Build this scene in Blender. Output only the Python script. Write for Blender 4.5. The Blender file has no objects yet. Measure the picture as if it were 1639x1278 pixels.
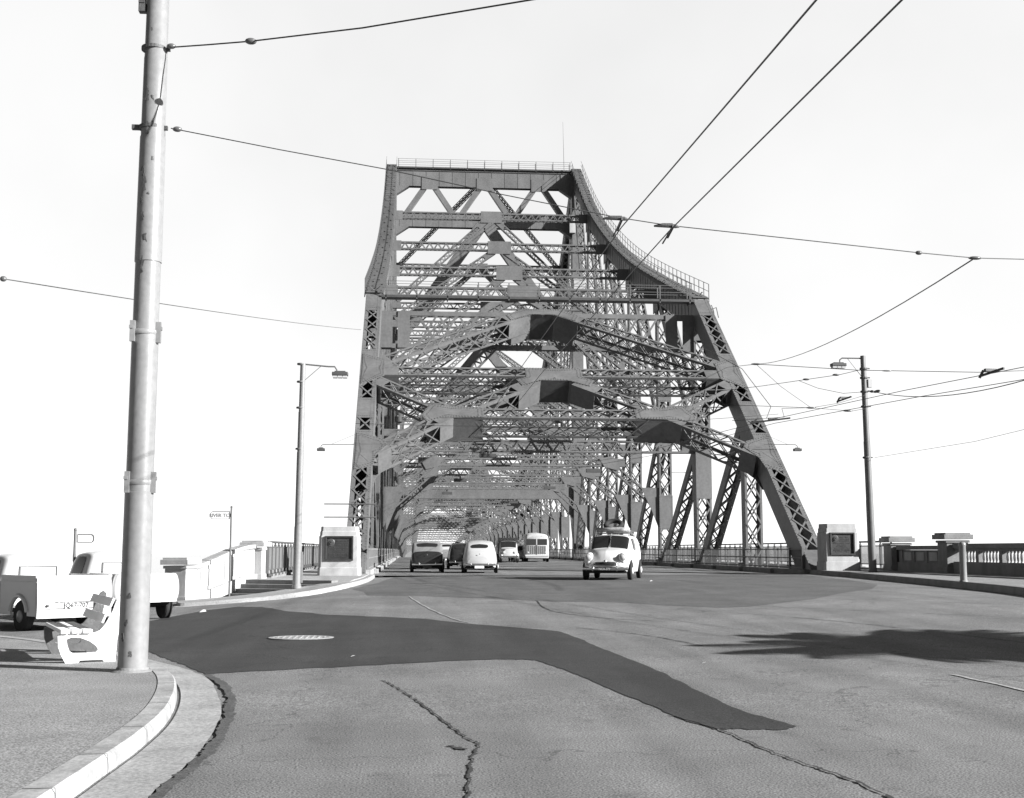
import bpy, bmesh, math, random
import numpy as np
from mathutils import Vector, Matrix
random.seed(7)
SC = bpy.context.scene
COL = SC.collection
V = Vector
def R(a): return math.radians(a)

# ------------------------------------------------------------------ materials
def mat(name, base, rough=.7, metal=0., var=.12, scale=3., bump=0., bscale=40., spec=.5, streak=None, speck=0., trans=False):
    m = bpy.data.materials.new(name); m.use_nodes = True
    nt = m.node_tree; n = nt.nodes; l = nt.links
    b = n['Principled BSDF']
    b.inputs['Roughness'].default_value = rough; b.inputs['Metallic'].default_value = metal
    b.inputs['Specular IOR Level'].default_value = spec
    tc = n.new('ShaderNodeTexCoord')
    mp = n.new('ShaderNodeMapping'); l.new(tc.outputs['Object'], mp.inputs[0])
    if streak: mp.inputs['Scale'].default_value = streak
    no = n.new('ShaderNodeTexNoise'); no.inputs['Scale'].default_value = scale; no.inputs['Detail'].default_value = 6; no.inputs['Roughness'].default_value = .62
    l.new(mp.outputs[0], no.inputs['Vector'])
    mr = n.new('ShaderNodeMapRange'); mr.inputs[1].default_value = .28; mr.inputs[2].default_value = .72
    mr.inputs[3].default_value = base*(1-var); mr.inputs[4].default_value = base*(1+var)
    l.new(no.outputs[0], mr.inputs[0])
    out = mr.outputs[0]
    if speck:
        n2 = n.new('ShaderNodeTexNoise'); n2.inputs['Scale'].default_value = bscale; n2.inputs['Detail'].default_value = 2
        l.new(tc.outputs['Object'], n2.inputs['Vector'])
        m2 = n.new('ShaderNodeMapRange'); m2.inputs[1].default_value = .36; m2.inputs[2].default_value = .64
        m2.inputs[3].default_value = 1-speck; m2.inputs[4].default_value = 1+speck
        l.new(n2.outputs[0], m2.inputs[0])
        mu = n.new('ShaderNodeMath'); mu.operation = 'MULTIPLY'
        l.new(out, mu.inputs[0]); l.new(m2.outputs[0], mu.inputs[1]); out = mu.outputs[0]
    cb = n.new('ShaderNodeCombineColor')
    for i in range(3): l.new(out, cb.inputs[i])
    l.new(cb.outputs[0], b.inputs['Base Color'])
    if bump:
        n3 = n.new('ShaderNodeTexNoise'); n3.inputs['Scale'].default_value = bscale; n3.inputs['Detail'].default_value = 3
        l.new(tc.outputs['Object'], n3.inputs['Vector'])
        bp = n.new('ShaderNodeBump'); bp.inputs['Strength'].default_value = bump; bp.inputs['Distance'].default_value = .02
        l.new(n3.outputs[0], bp.inputs['Height']); l.new(bp.outputs[0], b.inputs['Normal'])
    return m

def road_material(name, base, worn):
    """old asphalt: aggregate speckle, big mottling, tyre-polished lanes running along the road, fine cracks"""
    m = mat(name, base, .9, 0, .22, .5, .16, 60., .3, None, .6)
    nt = m.node_tree; n = nt.nodes; l = nt.links; b = n['Principled BSDF']
    src = b.inputs['Base Color'].links[0].from_socket
    tc = n.new('ShaderNodeTexCoord')
    mp = n.new('ShaderNodeMapping'); mp.inputs['Scale'].default_value = (1.3, .12, 1); mp.inputs['Rotation'].default_value = (0, 0, R(8))
    l.new(tc.outputs['Object'], mp.inputs[0])
    no = n.new('ShaderNodeTexNoise'); no.inputs['Scale'].default_value = 1.1; no.inputs['Detail'].default_value = 5
    l.new(mp.outputs[0], no.inputs['Vector'])
    mr = n.new('ShaderNodeMapRange'); mr.inputs[1].default_value = .3; mr.inputs[2].default_value = .7; mr.inputs[3].default_value = 1-worn; mr.inputs[4].default_value = 1+worn
    l.new(no.outputs[0], mr.inputs[0])
    # dark spots of oil and small patches
    n4 = n.new('ShaderNodeTexNoise'); n4.inputs['Scale'].default_value = 1.7; n4.inputs['Detail'].default_value = 8; n4.inputs['Roughness'].default_value = .7
    l.new(tc.outputs['Object'], n4.inputs['Vector'])
    m4 = n.new('ShaderNodeMapRange'); m4.inputs[1].default_value = .57; m4.inputs[2].default_value = .72; m4.inputs[3].default_value = 1; m4.inputs[4].default_value = .62
    l.new(n4.outputs[0], m4.inputs[0])
    mu = n.new('ShaderNodeMath'); mu.operation = 'MULTIPLY'; l.new(mr.outputs[0], mu.inputs[0]); l.new(m4.outputs[0], mu.inputs[1])
    # crack lines
    vo = n.new('ShaderNodeTexVoronoi'); vo.feature = 'DISTANCE_TO_EDGE'; vo.inputs['Scale'].default_value = .16
    nw = n.new('ShaderNodeTexNoise'); nw.inputs['Scale'].default_value = 1.3; nw.inputs['Detail'].default_value = 6
    l.new(tc.outputs['Object'], nw.inputs['Vector'])
    vm = n.new('ShaderNodeVectorMath'); vm.operation = 'MULTIPLY_ADD'; vm.inputs[1].default_value = (1.6, 1.6, 0)
    l.new(nw.outputs['Color'], vm.inputs[0]); l.new(tc.outputs['Object'], vm.inputs[2]); l.new(vm.outputs[0], vo.inputs['Vector'])
    m5 = n.new('ShaderNodeMapRange'); m5.inputs[1].default_value = .0008; m5.inputs[2].default_value = .0030; m5.inputs[3].default_value = .62; m5.inputs[4].default_value = 1
    l.new(vo.outputs['Distance'], m5.inputs[0])
    mu2 = n.new('ShaderNodeMath'); mu2.operation = 'MULTIPLY'; l.new(mu.outputs[0], mu2.inputs[0]); l.new(m5.outputs[0], mu2.inputs[1])
    mx = n.new('ShaderNodeMix'); mx.data_type = 'RGBA'; mx.blend_type = 'MULTIPLY'; mx.inputs[0].default_value = 1
    l.new(src, mx.inputs[6])
    cb = n.new('ShaderNodeCombineColor')
    for i in range(3): l.new(mu2.outputs[0], cb.inputs[i])
    l.new(cb.outputs[0], mx.inputs[7]); l.new(mx.outputs[2], b.inputs['Base Color'])
    return m

M = dict(
 steel=mat('grey_steel_paint', .124, .5, 0, .22, .9, .15, 6., .45, (1, 1, .35), .08),
 steel_dk=mat('dark_steel', .06, .5, 0, .2, 2.),
 rail=mat('rail_paint', .10, .55, 0, .15, 2.),
 mesh=mat('fence_bar_paint', .19, .6, 0, .1, 2.),
 plank=mat('walkway_plate', .10, .7, 0, .3, 2., 0, 40, .3, (1, 3, 1)),
 conc=mat('weathered_concrete', .36, .85, 0, .26, 1.3, .25, 30., .3, (1, 1, .4), .05),
 conc_dk=mat('aged_concrete', .20, .9, 0, .25, 1.6, .3, 25., .3, (1, 1, .35), .08),
 kerb=mat('painted_kerb', .31, .8, 0, .34, 2.6, .3, 24., .3, None, .10),
 gutter=mat('gutter_concrete', .30, .85, 0, .22, 1.4, .35, 24., .3, None, .16),
 pave=mat('footpath_asphalt', .225, .9, 0, .2, .8, .18, 60., .3, None, .5),
 pale=mat('pale_footpath', .30, .9, 0, .16, 1.2, .3, 50., .3, None, .25),
 tar=mat('tar', .075, .8, 0, .3, 3., .5, 30., .3, None, .2),
 crack=mat('crack_dark', .025, .95, 0, .2, 3.),  # dark tone of the road cracks and kerb joints
 road=road_material('old_asphalt', .155, .17),
 newroad=road_material('dark_asphalt', .033, .26),
 midroad=road_material('mid_asphalt', .095, .14),
 patchedge=mat('worn_line_paint', .42, .8, 0, .35, 8.),
 pole=mat('pole_paint', .21, .35, 0, .16, 2.2, .1, 12., .5, (1, 1, .25), .06),
 poledk=mat('pole_dark_paint', .12, .45, 0, .2, 2.),
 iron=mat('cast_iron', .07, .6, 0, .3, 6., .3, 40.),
 bronze=mat('bronze_plaque', .035, .5, .2, .25, 5., .3, 60.),
 bronze_hi=mat('bronze_relief', .075, .45, .3, .2, 5.),
 white=mat('white_gloss_paint', .52, .3, 0, .03, 2.),
 bench=mat('white_bench_paint', .84, .6, 0, .05, 5.),
 cream=mat('cream_car_paint', .42, .3, 0, .04, 1.),
 greycar=mat('grey_car_paint', .20, .3, 0, .05, 1.),
 darkcar=mat('dark_car_paint', .022, .22, 0, .1, 1.),
 canvas=mat('canvas_top', .16, .9, 0, .12, 5., .2, 60.),
 bag=mat('canvas_load', .30, .9, 0, .4, 9., .4, 20.),
 glass=mat('car_glass', .02, .08, 0, .1, 1., 0, 40, .8),
 chrome=mat('chrome', .62, .18, 1., .03, 1.),
 tyre=mat('tyre_rubber', .018, .85, 0, .2, 6.),
 hub=mat('wheel_paint', .42, .4, 0, .08, 3.),
 blk=mat('underside', .012, .9, 0, .1, 1.),
 wire=mat('wire', .03, .5, 0, .1, 1.),
 porc=mat('insulator', .10, .3, 0, .1, 1.),
 lens=mat('lamp_glass', .45, .25, 0, .05, 1.),
 signw=mat('sign_enamel', .70, .5, 0, .05, 3.),
 ink=mat('sign_ink', .02, .6, 0, .1, 3.),
 plate_dk=mat('plate_black', .02, .4, 0, .1, 3.),
 trunkm=mat('palm_trunk', .16, .9, 0, .3, 6., .6, 20., .2, (1, 1, 4)),
 frond=mat('palm_frond', .06, .6, 0, .3, 4.),
 water=mat('river_water', .03, .12, 0, .1, .02, .15, .35, .6),
 bank=mat('river_bank', .10, .95, 0, .4, .05, .5, 1.),
)

# ------------------------------------------------------------------ helpers
def tag(o, label=None, cat=None, group=None, kind=None):
    if label: o['label'] = label
    if cat: o['category'] = cat
    if group: o['group'] = group
    if kind: o['kind'] = kind
    return o
def empty(name, loc=(0, 0, 0), rz=0., label=None, cat=None, group=None):
    o = bpy.data.objects.new(name, None); COL.objects.link(o); o.location = loc; o.rotation_euler = (0, 0, rz)
    o.empty_display_size = .2
    return tag(o, label, cat, group)
def copy_tree(o, parent=None):
    c = o.copy(); COL.objects.link(c)
    if parent is not None: c.parent = parent
    for ch in list(o.children): copy_tree(ch, c)
    return c

class MB:
    def __init__(s): s.v = []; s.f = []; s.mi = []; s.m = 0
    def add(s, vs, fs):
        b = len(s.v); s.v += [tuple(p) for p in vs]; s.f += [tuple(b+i for i in f) for f in fs]; s.mi += [s.m]*len(fs)
    def box(s, c, size, rot=None):
        c = V(c); h = [d/2 for d in size]
        vs = []
        for x in (-1, 1):
            for y in (-1, 1):
                for z in (-1, 1):
                    p = V((x*h[0], y*h[1], z*h[2]))
                    if rot is not None: p = rot @ p
                    vs.append(c+p)
        s.add(vs, [(0, 1, 3, 2), (4, 6, 7, 5), (0, 4, 5, 1), (2, 3, 7, 6), (0, 2, 6, 4), (1, 5, 7, 3)])
    def bar(s, A, B, W, w, h):
        """box from A to B: width w along W, height h along the third axis"""
        A = V(A); B = V(B); T = (B-A); L = T.length
        if L < 1e-6: return
        T /= L; W = V(W); W = (W-T*W.dot(T)).normalized(); N = T.cross(W)
        vs = []
        for P in (A, B):
            for a, b in ((-1, -1), (1, -1), (1, 1), (-1, 1)): vs.append(P+W*(a*w/2)+N*(b*h/2))
        s.add(vs, [(3, 2, 1, 0), (4, 5, 6, 7), (0, 1, 5, 4), (1, 2, 6, 5), (2, 3, 7, 6), (3, 0, 4, 7)])
    def tube(s, pts, r, n=8, r2=None, cap=True):
        pts = [V(p) for p in pts]; k = len(pts)
        rs = r if isinstance(r, (list, tuple)) else [r+(((r2 if r2 is not None else r)-r)*i/(k-1)) for i in range(k)]
        prev = None; rings = []
        for i, p in enumerate(pts):
            T = (pts[min(i+1, k-1)]-pts[max(i-1, 0)]).normalized()
            if prev is None:
                a = V((0, 0, 1)) if abs(T.z) < .9 else V((1, 0, 0)); U = T.cross(a).normalized()
            else: U = (prev-T*prev.dot(T)).normalized()
            prev = U; W = T.cross(U)
            rings.append([p+(U*math.cos(2*math.pi*j/n)+W*math.sin(2*math.pi*j/n))*rs[i] for j in range(n)])
        vs = [q for r_ in rings for q in r_]; fs = []
        for i in range(k-1):
            for j in range(n): fs.append((i*n+j, i*n+(j+1) % n, (i+1)*n+(j+1) % n, (i+1)*n+j))
        if cap: fs.append(tuple(range(n-1, -1, -1))); fs.append(tuple((k-1)*n+j for j in range(n)))
        s.add(vs, fs)
    def lathe(s, prof, n=16, c=(0, 0, 0), ax='z'):
        vs = []; fs = []; k = len(prof)
        for r, z in prof:
            for j in range(n):
                a = 2*math.pi*j/n; x, y = r*math.cos(a), r*math.sin(a)
                p = (x, y, z) if ax == 'z' else ((z, x, y) if ax == 'x' else (x, z, y))
                vs.append((p[0]+c[0], p[1]+c[1], p[2]+c[2]))
        for i in range(k-1):
            for j in range(n): fs.append((i*n+j, i*n+(j+1) % n, (i+1)*n+(j+1) % n, (i+1)*n+j))
        fs.append(tuple(range(n-1, -1, -1))); fs.append(tuple((k-1)*n+j for j in range(n)))
        s.add(vs, fs)
    def prism(s, poly, axis, a, b):
        """2D polygon (p,q) extruded along axis from a to b"""
        n = len(poly); vs = []
        for t in (a, b):
            for p, q in poly: vs.append({'x': (t, p, q), 'y': (p, t, q), 'z': (p, q, t)}[axis])
        s.add(vs, [tuple(range(n)), tuple(range(2*n-1, n-1, -1))]+[(i, (i+1) % n, n+(i+1) % n, n+i) for i in range(n)])
    def plate(s, pts, off):
        """flat polygon pts given thickness vector off"""
        n = len(pts); off = V(off); vs = [V(p) for p in pts]+[V(p)+off for p in pts]
        s.add(vs, [tuple(range(n)), tuple(range(2*n-1, n-1, -1))]+[(i, (i+1) % n, n+(i+1) % n, n+i) for i in range(n)])
    def ball(s, c, r, n=10, m=6):
        rr = r if isinstance(r, (tuple, list)) else (r, r, r); vs = []; fs = []
        for i in range(m+1):
            t = math.pi*i/m
            for j in range(n):
                a = 2*math.pi*j/n; vs.append((c[0]+rr[0]*math.sin(t)*math.cos(a), c[1]+rr[1]*math.sin(t)*math.sin(a), c[2]+rr[2]*math.cos(t)))
        for i in range(m):
            for j in range(n): fs.append((i*n+j, (i+1)*n+j, (i+1)*n+(j+1) % n, i*n+(j+1) % n))
        s.add(vs, fs)
    def build(s, name, m, parent=None, smooth=False, fixn=True, bevel=0., origin=None):
        me = bpy.data.meshes.new(name)
        vs = s.v
        if origin is not None: vs = [tuple(V(p)-V(origin)) for p in s.v]
        me.from_pydata(vs, [], s.f)
        ms = m if isinstance(m, list) else [m]
        for q in ms: me.materials.append(q)
        if len(ms) > 1: me.polygons.foreach_set('material_index', s.mi)
        if fixn:
            bm = bmesh.new(); bm.from_mesh(me); bmesh.ops.recalc_face_normals(bm, faces=bm.faces); bm.to_mesh(me); bm.free()
        if smooth:
            me.polygons.foreach_set('use_smooth', [True]*len(me.polygons))
            if smooth != 'all' and hasattr(me, 'set_sharp_from_angle'): me.set_sharp_from_angle(angle=R(38))
        me.update()
        o = bpy.data.objects.new(name, me); COL.objects.link(o)
        if origin is not None: o.location = origin
        if parent is not None: o.parent = parent
        if bevel:
            b = o.modifiers.new('Bevel', 'BEVEL'); b.width = bevel; b.segments = 2; b.limit_method = 'ANGLE'; b.angle_limit = R(40)
        return o

_fc = {}
def text_verts(txt, size, thick=.004, spacing=1.0):
    key = (txt, size, thick)
    cu = bpy.data.curves.new('lettering', 'FONT'); cu.body = txt; cu.size = size; cu.extrude = thick; cu.align_x = 'CENTER'; cu.align_y = 'CENTER'; cu.space_character = spacing
    cu.resolution_u = 2; cu.offset = size*.035
    ob = bpy.data.objects.new('lettering', cu); COL.objects.link(ob)
    dg = bpy.context.evaluated_depsgraph_get(); me = bpy.data.meshes.new_from_object(ob.evaluated_get(dg))
    vs = [v.co.copy() for v in me.vertices]; fs = [tuple(p.vertices) for p in me.polygons]
    bpy.data.objects.remove(ob); bpy.data.curves.remove(cu); bpy.data.meshes.remove(me)
    return vs, fs
def lettering(mb, txt, size, c, right, up, thick=.004):
    vs, fs = text_verts(txt, size, thick); right = V(right).normalized(); up = V(up).normalized(); n = right.cross(up); c = V(c)
    mb.add([c+right*p.x+up*p.y+n*p.z for p in vs], fs)

# ------------------------------------------------------------------ terrain height (the junction falls gently away from the deck)
def zf(X, Y):
    v = float(np.interp(X, [-60, -8, -7, -4, -2.2, 2, 12, 19, 60], [-.25, -.22, -.2, .05, .3, .38, .42, .45, .45]))
    y1 = float(np.interp(X, [-60, 4, 12, 60], [50, 50, 34, 34]))
    t = min(1, max(0, (Y-10)/(y1-10))); t = t*t*(3-2*t)
    return v*t
def sm(a, b, x):
    t = min(1, max(0, (x-a)/(b-a))); return t*t*(3-2*t)

def sheet(name, poly, zfun, m, step=1.0, thick=0., parent=None):
    """polygon laid over the ground, cut into cells so that it follows zfun"""
    bm = bmesh.new(); f = bm.faces.new([bm.verts.new((x, y, 0)) for x, y in poly])
    bmesh.ops.triangulate(bm, faces=bm.faces[:])
    xs = [p[0] for p in poly]; ys = [p[1] for p in poly]
    for ax, (a, b) in ((0, (min(xs), max(xs))), (1, (min(ys), max(ys)))):
        k = math.floor(a/step)*step+step
        while k < b:
            co = [0, 0, 0]; no = [0, 0, 0]; co[ax] = k; no[ax] = 1
            bmesh.ops.bisect_plane(bm, geom=bm.verts[:]+bm.edges[:]+bm.faces[:], dist=1e-5, plane_co=co, plane_no=no)
            k += step
    bmesh.ops.recalc_face_normals(bm, faces=bm.faces)
    if sum(f.normal.z for f in bm.faces) < 0: bmesh.ops.reverse_faces(bm, faces=bm.faces)
    if thick:
        r = bmesh.ops.extrude_face_region(bm, geom=bm.faces[:])
        top = {v for v in r['geom'] if isinstance(v, bmesh.types.BMVert)}
        for v in bm.verts: v.co.z = zfun(v.co.x, v.co.y) - (0 if v in top else thick)
        bmesh.ops.recalc_face_normals(bm, faces=bm.faces)
    else:
        for v in bm.verts: v.co.z = zfun(v.co.x, v.co.y)
    me = bpy.data.meshes.new(name); bm.to_mesh(me); bm.free(); me.materials.append(m)
    o = bpy.data.objects.new(name, me); COL.objects.link(o)
    if parent is not None: o.parent = parent
    return o
def smooth_line(pts, n=6):
    out = []
    P = [pts[0]]+list(pts)+[pts[-1]]
    for i in range(1, len(P)-2):
        for k in range(n):
            t = k/n; a, b, c, d = P[i-1], P[i], P[i+1], P[i+2]
            out.append(tuple(.5*((2*b[j])+(-a[j]+c[j])*t+(2*a[j]-5*b[j]+4*c[j]-d[j])*t*t+(-a[j]+3*b[j]-3*c[j]+d[j])*t**3) for j in range(len(b))))
    out.append(tuple(pts[-1])); return out
def offset_line(pts, d):
    out = []
    for i, p in enumerate(pts):
        a = pts[max(0, i-1)]; b = pts[min(len(pts)-1, i+1)]; dx, dy = b[0]-a[0], b[1]-a[1]; L = math.hypot(dx, dy) or 1
        dd = d[i] if isinstance(d, (list, tuple)) else d
        out.append((p[0]-dy/L*dd, p[1]+dx/L*dd))
    return out

# ================================================================== SETTING
# road sheet of the junction
mb = MB(); xs = np.concatenate([np.arange(-70, -12, 4.), np.arange(-12, 22.01, .5), np.arange(26, 60, 6.)]); ys = np.arange(-30, 60.01, .75)
nx, ny = len(xs), len(ys)
vs = [(float(x), float(y), zf(x, y)) for y in ys for x in xs]
mb.add(vs, [(j*nx+i, j*nx+i+1, (j+1)*nx+i+1, (j+1)*nx+i) for j in range(ny-1) for i in range(nx-1)])
road = mb.build('road', M['road'], fixn=False, smooth='all'); tag(road, 'worn pale asphalt road junction in front of the bridge', kind='structure')
mb = MB()   # embankment under the junction and land falling to the river
mb.add([(-70, -30, -.35), (60, -30, -.35), (60, 60, -.02), (-70, 60, -.35), (-90, -60, -30), (90, -60, -30), (90, 82, -30), (-90, 82, -30)],
       [(0, 1, 5, 4), (1, 2, 6, 5), (2, 3, 7, 6), (3, 0, 4, 7)])
tag(mb.build('river_bank', M['bank']), 'bank falling from the road to the river', kind='structure')
mb = MB(); mb.add([(-6000, -2000, -29), (6000, -2000, -29), (6000, 9000, -29), (-6000, 9000, -29)], [(0, 1, 2, 3)])
tag(mb.build('river', M['water'], fixn=False), 'pale river far below the bridge', kind='structure')
mb = MB(); hv = []; nx_ = 30
for j_, (yy_, hh_) in enumerate(((545, -30), (552, -9), (565, -5.6), (600, -3.0), (680, 1.5), (760, 4.2), (800, 3.0), (860, -30))):
    for i_ in range(nx_+1): hv.append((-55+i_*4.4, yy_, hh_+random.uniform(-.7, .7)*(1 if hh_ > -20 else 0)))
mb.add(hv, [(j_*(nx_+1)+i_, j_*(nx_+1)+i_+1, (j_+1)*(nx_+1)+i_+1, (j_+1)*(nx_+1)+i_) for j_ in range(7) for i_ in range(nx_)])
tag(mb.build('hills', M['conc_dk'], smooth='all'), 'low pale rise beyond the far end of the bridge', kind='structure')
# bridge carriageway
XL, XR = -2.5, 19.5
mb = MB()
mb.add([(-1.75, 58.6, .404), (18.75, 58.6, .404), (18.75, 560, .404), (-1.75, 560, .404)], [(0, 1, 2, 3)])
mb.add([(-1.75, 60, -.2), (18.75, 60, -.2), (18.75, 560, -.2), (-1.75, 560, -.2)], [(3, 2, 1, 0)])
tag(mb.build('bridge_road', M['road'], fixn=False), 'asphalt carriageway crossing the bridge', kind='structure')
zr = lambda e: (lambda x, y: (zf(x, y) if y < 58 else zf(x, 58)*(1-sm(58, 60, y))+.404*sm(58, 60, y))+e)
patch = [(-6.0, 30.1), (-5.9, 31.8), (-5.5, 35.3), (-4.81, 36.4), (-4.04, 35.2), (-2.9, 31), (-1.96, 28.9), (-.72, 27.9), (.4, 26.9), (1.18, 25.47), (2.76, 23.29), (2.95, 21.6), (2.98, 20.38), (3.14, 18.55), (3.26, 16.13), (3.27, 13.77), (3.32, 12.35), (3.55, 11.37), (3.32, 11.19), (3.0, 11.25), (2.73, 11.25), (2.60, 11.89), (2.46, 13.17), (2.26, 14.93), (2.03, 16.72), (1.8, 17.95), (1.5, 18.15), (.67, 18.01), (-.59, 17.42), (-2.05, 16.78), (-2.56, 16.5), (-3.05, 17.75), (-3.55, 18.98), (-4.05, 20.3), (-5.0, 22.8), (-6.4, 25.8)]
patch = [(x+random.uniform(-.02, .02), y+random.uniform(-.045, .045)) for x, y in [(a[0]+(b[0]-a[0])*t/7, a[1]+(b[1]-a[1])*t/7) for a, b in zip(patch, patch[1:]+patch[:1]) for t in range(7)]]
tag(sheet('road_patch', patch, zr(.006), M['newroad']), 'darker strip of fresh asphalt curving across the junction', kind='structure')
patch2 = [(-1.45, 40.6), (-1.2, 37.6), (.16, 37.02), (1.31, 35.72), (3.38, 33.56), (5.5, 31.99), (6.17, 30.65), (7.28, 29.22), (7.98, 29.27), (10.27, 31.27), (13.85, 36.89), (15.6, 41), (17.0, 48), (17.9, 56.0), (18.3, 58.4), (-.6, 58.4), (-.85, 55.9), (-1.2, 49), (-1.9, 42.6)]
tag(sheet('road_apron', patch2, zr(.004), M['midroad']), 'mid grey asphalt apron before the bridge deck', kind='structure')

# cracks and tar line
def strip(name, pts, w, m, z, label, jitter=.5, n=8, kind='structure'):
    n = n*2
    L = smooth_line(pts, n); L = [(x+random.uniform(-.006, .006)+.010*math.sin(i*.55+x*9), y+random.uniform(-.012, .012)) for i, (x, y) in enumerate(L)]
    mb = MB(); k = len(L); ww = [w*(1+random.uniform(-jitter, jitter))/2 for _ in L]; ww[0] *= .2; ww[-1] *= .6
    a = offset_line(L, ww); b = offset_line(L, [-q for q in ww])
    for i in range(k): mb.v += [(a[i][0], a[i][1], zf(*a[i])+z), (b[i][0], b[i][1], zf(*b[i])+z)]
    for i in range(k-1): mb.f.append((2*i, 2*i+1, 2*i+3, 2*i+2)); mb.mi.append(0)
    o = mb.build(name, m, fixn=False)
    for p in o.data.polygons:
        if p.normal.z < 0: p.flip()
    return tag(o, label, kind=kind)
strip('road_crack', [(-.31, 15.56), (-.19, 15.08), (.0, 14.1), (.16, 13.16), (.38, 11.72), (.51, 10.88), (.59, 10.56), (.5, 9.89), (.43, 8.94), (.37, 8.0)], .022, M['crack'], .009, 'jagged crack in the near road left of centre', .8, 14)
strip('road_crack', [(.36, 10.5), (.42, 10.33), (.47, 10.3)], .05, M['crack'], .009, 'short branch crack beside the jagged crack', .8, 6)
strip('road_crack', [(2.55, 12.2), (2.77, 11.25), (2.87, 10.14), (2.97, 9.43), (3.1, 8.65), (3.12, 7.6)], .026, M['crack'], .010, 'crack running on from the end of the dark patch', .7, 14)
strip('road_crack', [(3.4, 33.6), (3.3, 29.5), (4.0, 27.0), (5.2, 25.4)], .03, M['crack'], .009, 'fine crack beside the apron', .6, 10)
strip('road_joint', [(.0, 36.6), (.45, 31), (.95, 26.9), (1.25, 25.6)], .045, M['gutter'], .009, 'pale joint line crossing between the two patches', .3, 10)
strip('road_line', [(6.85, 15.6), (6.9, 14.85), (6.97, 13.3)], .07, M['gutter'], .009, 'worn white lane dash at the right of the road', .2, 6)
for q, pp in enumerate([[(6.6, 28.5), (8.3, 25), (9.4, 21.5), (10.2, 18)], [(8.2, 29.4), (10.6, 26), (12.8, 22.8)], [(3.2, 24.2), (4.2, 22.2), (4.7, 20.0)], [(10.4, 31.3), (12.6, 28.7), (15.2, 26.4)]]):
    strip('road_crack', pp, .028, M['crack'], .008, ['thin crack crossing the lit road at the right', 'thin crack nearer the right kerb', 'thin crack beside the dark strip', 'thin crack from the apron corner'][q], .7, 10)

# near corner kerb, gutter and footpath
kin = smooth_line([(-2.5, 4.0), (-2.39, 6.5), (-2.37, 7.89), (-2.36, 9.2), (-2.36, 10.58), (-2.44, 12.14), (-2.68, 13.94), (-3.02, 15.5), (-3.55, 17.0), (-4.4, 18.7), (-5.6, 20.6), (-7.1, 22.8), (-9.5, 25.4), (-14, 29)], 5)
kout = offset_line(kin, -.20)
zk = lambda x, y: zf(x, y)+.135
def band(name, A, B, zt, m, label, down=.25, jx=0.):
    """raised kerb between two lines, with joints left as a rounded nose"""
    mb = MB(); k = len(A)
    for i in range(k):
        (ax, ay), (bx, by) = A[i], B[i]; c = (bx+(ax-bx)*.12, by+(ay-by)*.12)
        mb.v += [(ax, ay, zt(ax, ay)-down), (ax, ay, zt(ax, ay)), (c[0], c[1], zt(bx, by)), (bx, by, zt(bx, by)-.03), (bx+(bx-ax)*.08, by+(by-ay)*.08, zt(bx, by)-down)]
    for i in range(k-1):
        for j in range(4): mb.f.append((i*5+j, (i+1)*5+j, (i+1)*5+j+1, i*5+j+1)); mb.mi.append(0)
    return tag(mb.build(name, m, smooth=True), label, kind='structure')
band('kerb', kin, kout, zk, M['kerb'], 'white painted kerb curving round the near footpath')
for i_ in range(6, len(kin)-8, 5):
    a, b = kin[i_], kout[i_]; tx, ty = -(b[1]-a[1]), b[0]-a[0]; L_ = math.hypot(tx, ty); tx, ty = tx/L_*.006, ty/L_*.006
    jm = MB(); z1, z2 = zk(*a)+.002, zk(*b)-.02
    jm.add([(a[0]-tx, a[1]-ty, z1), (a[0]+tx, a[1]+ty, z1), (b[0]+tx, b[1]+ty, z2+.024), (b[0]-tx, b[1]-ty, z2+.024), (b[0]+(b[0]-a[0])*.1+tx, b[1]+(b[1]-a[1])*.1+ty, z2-.12), (b[0]+(b[0]-a[0])*.1-tx, b[1]+(b[1]-a[1])*.1-ty, z2-.12)], [(0, 1, 2, 3), (3, 2, 4, 5)])
    tag(jm.build('kerb_joint', M['crack'], fixn=False), 'thin joint between two kerb stones', kind='structure')
gout = smooth_line([(-1.7, 4.0), (-1.66, 7), (-1.67, 8.51), (-1.64, 9.52), (-1.66, 10.77), (-1.82, 12.7), (-2.1, 14.3), (-2.45, 15.9), (-2.95, 17.2), (-3.6, 18.5), (-4.2, 19.6)], 5)
gi = [(x+.05, y) for x, y in kout if y < 19.0]
poly = gi+[(x+random.uniform(-.012, .012), y) for x, y in reversed(gout)]
tag(sheet('gutter', poly, zr(.012), M['gutter'], .5), 'pale concrete gutter strip along the near kerb', kind='structure')
strip('tar_joint', [(-1.66, 4.0), (-1.61, 8.51), (-1.58, 9.52), (-1.58, 10.77), (-1.74, 12.7), (-2.02, 14.6), (-2.5, 16.3)], .10, M['tar'], .016, 'dark tar band along the outer edge of the gutter', .35, 10)
fp = [(x-.004, y) for x, y in kin]+[(-40, 30), (-40, -20), (-2.5, -20)]
tag(sheet('footpath', [(x, y) for x, y in fp], lambda x, y: zf(x, y)+.128, M['pave'], 1.0, .2), 'near corner footpath of worn grey asphalt', kind='structure')

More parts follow.
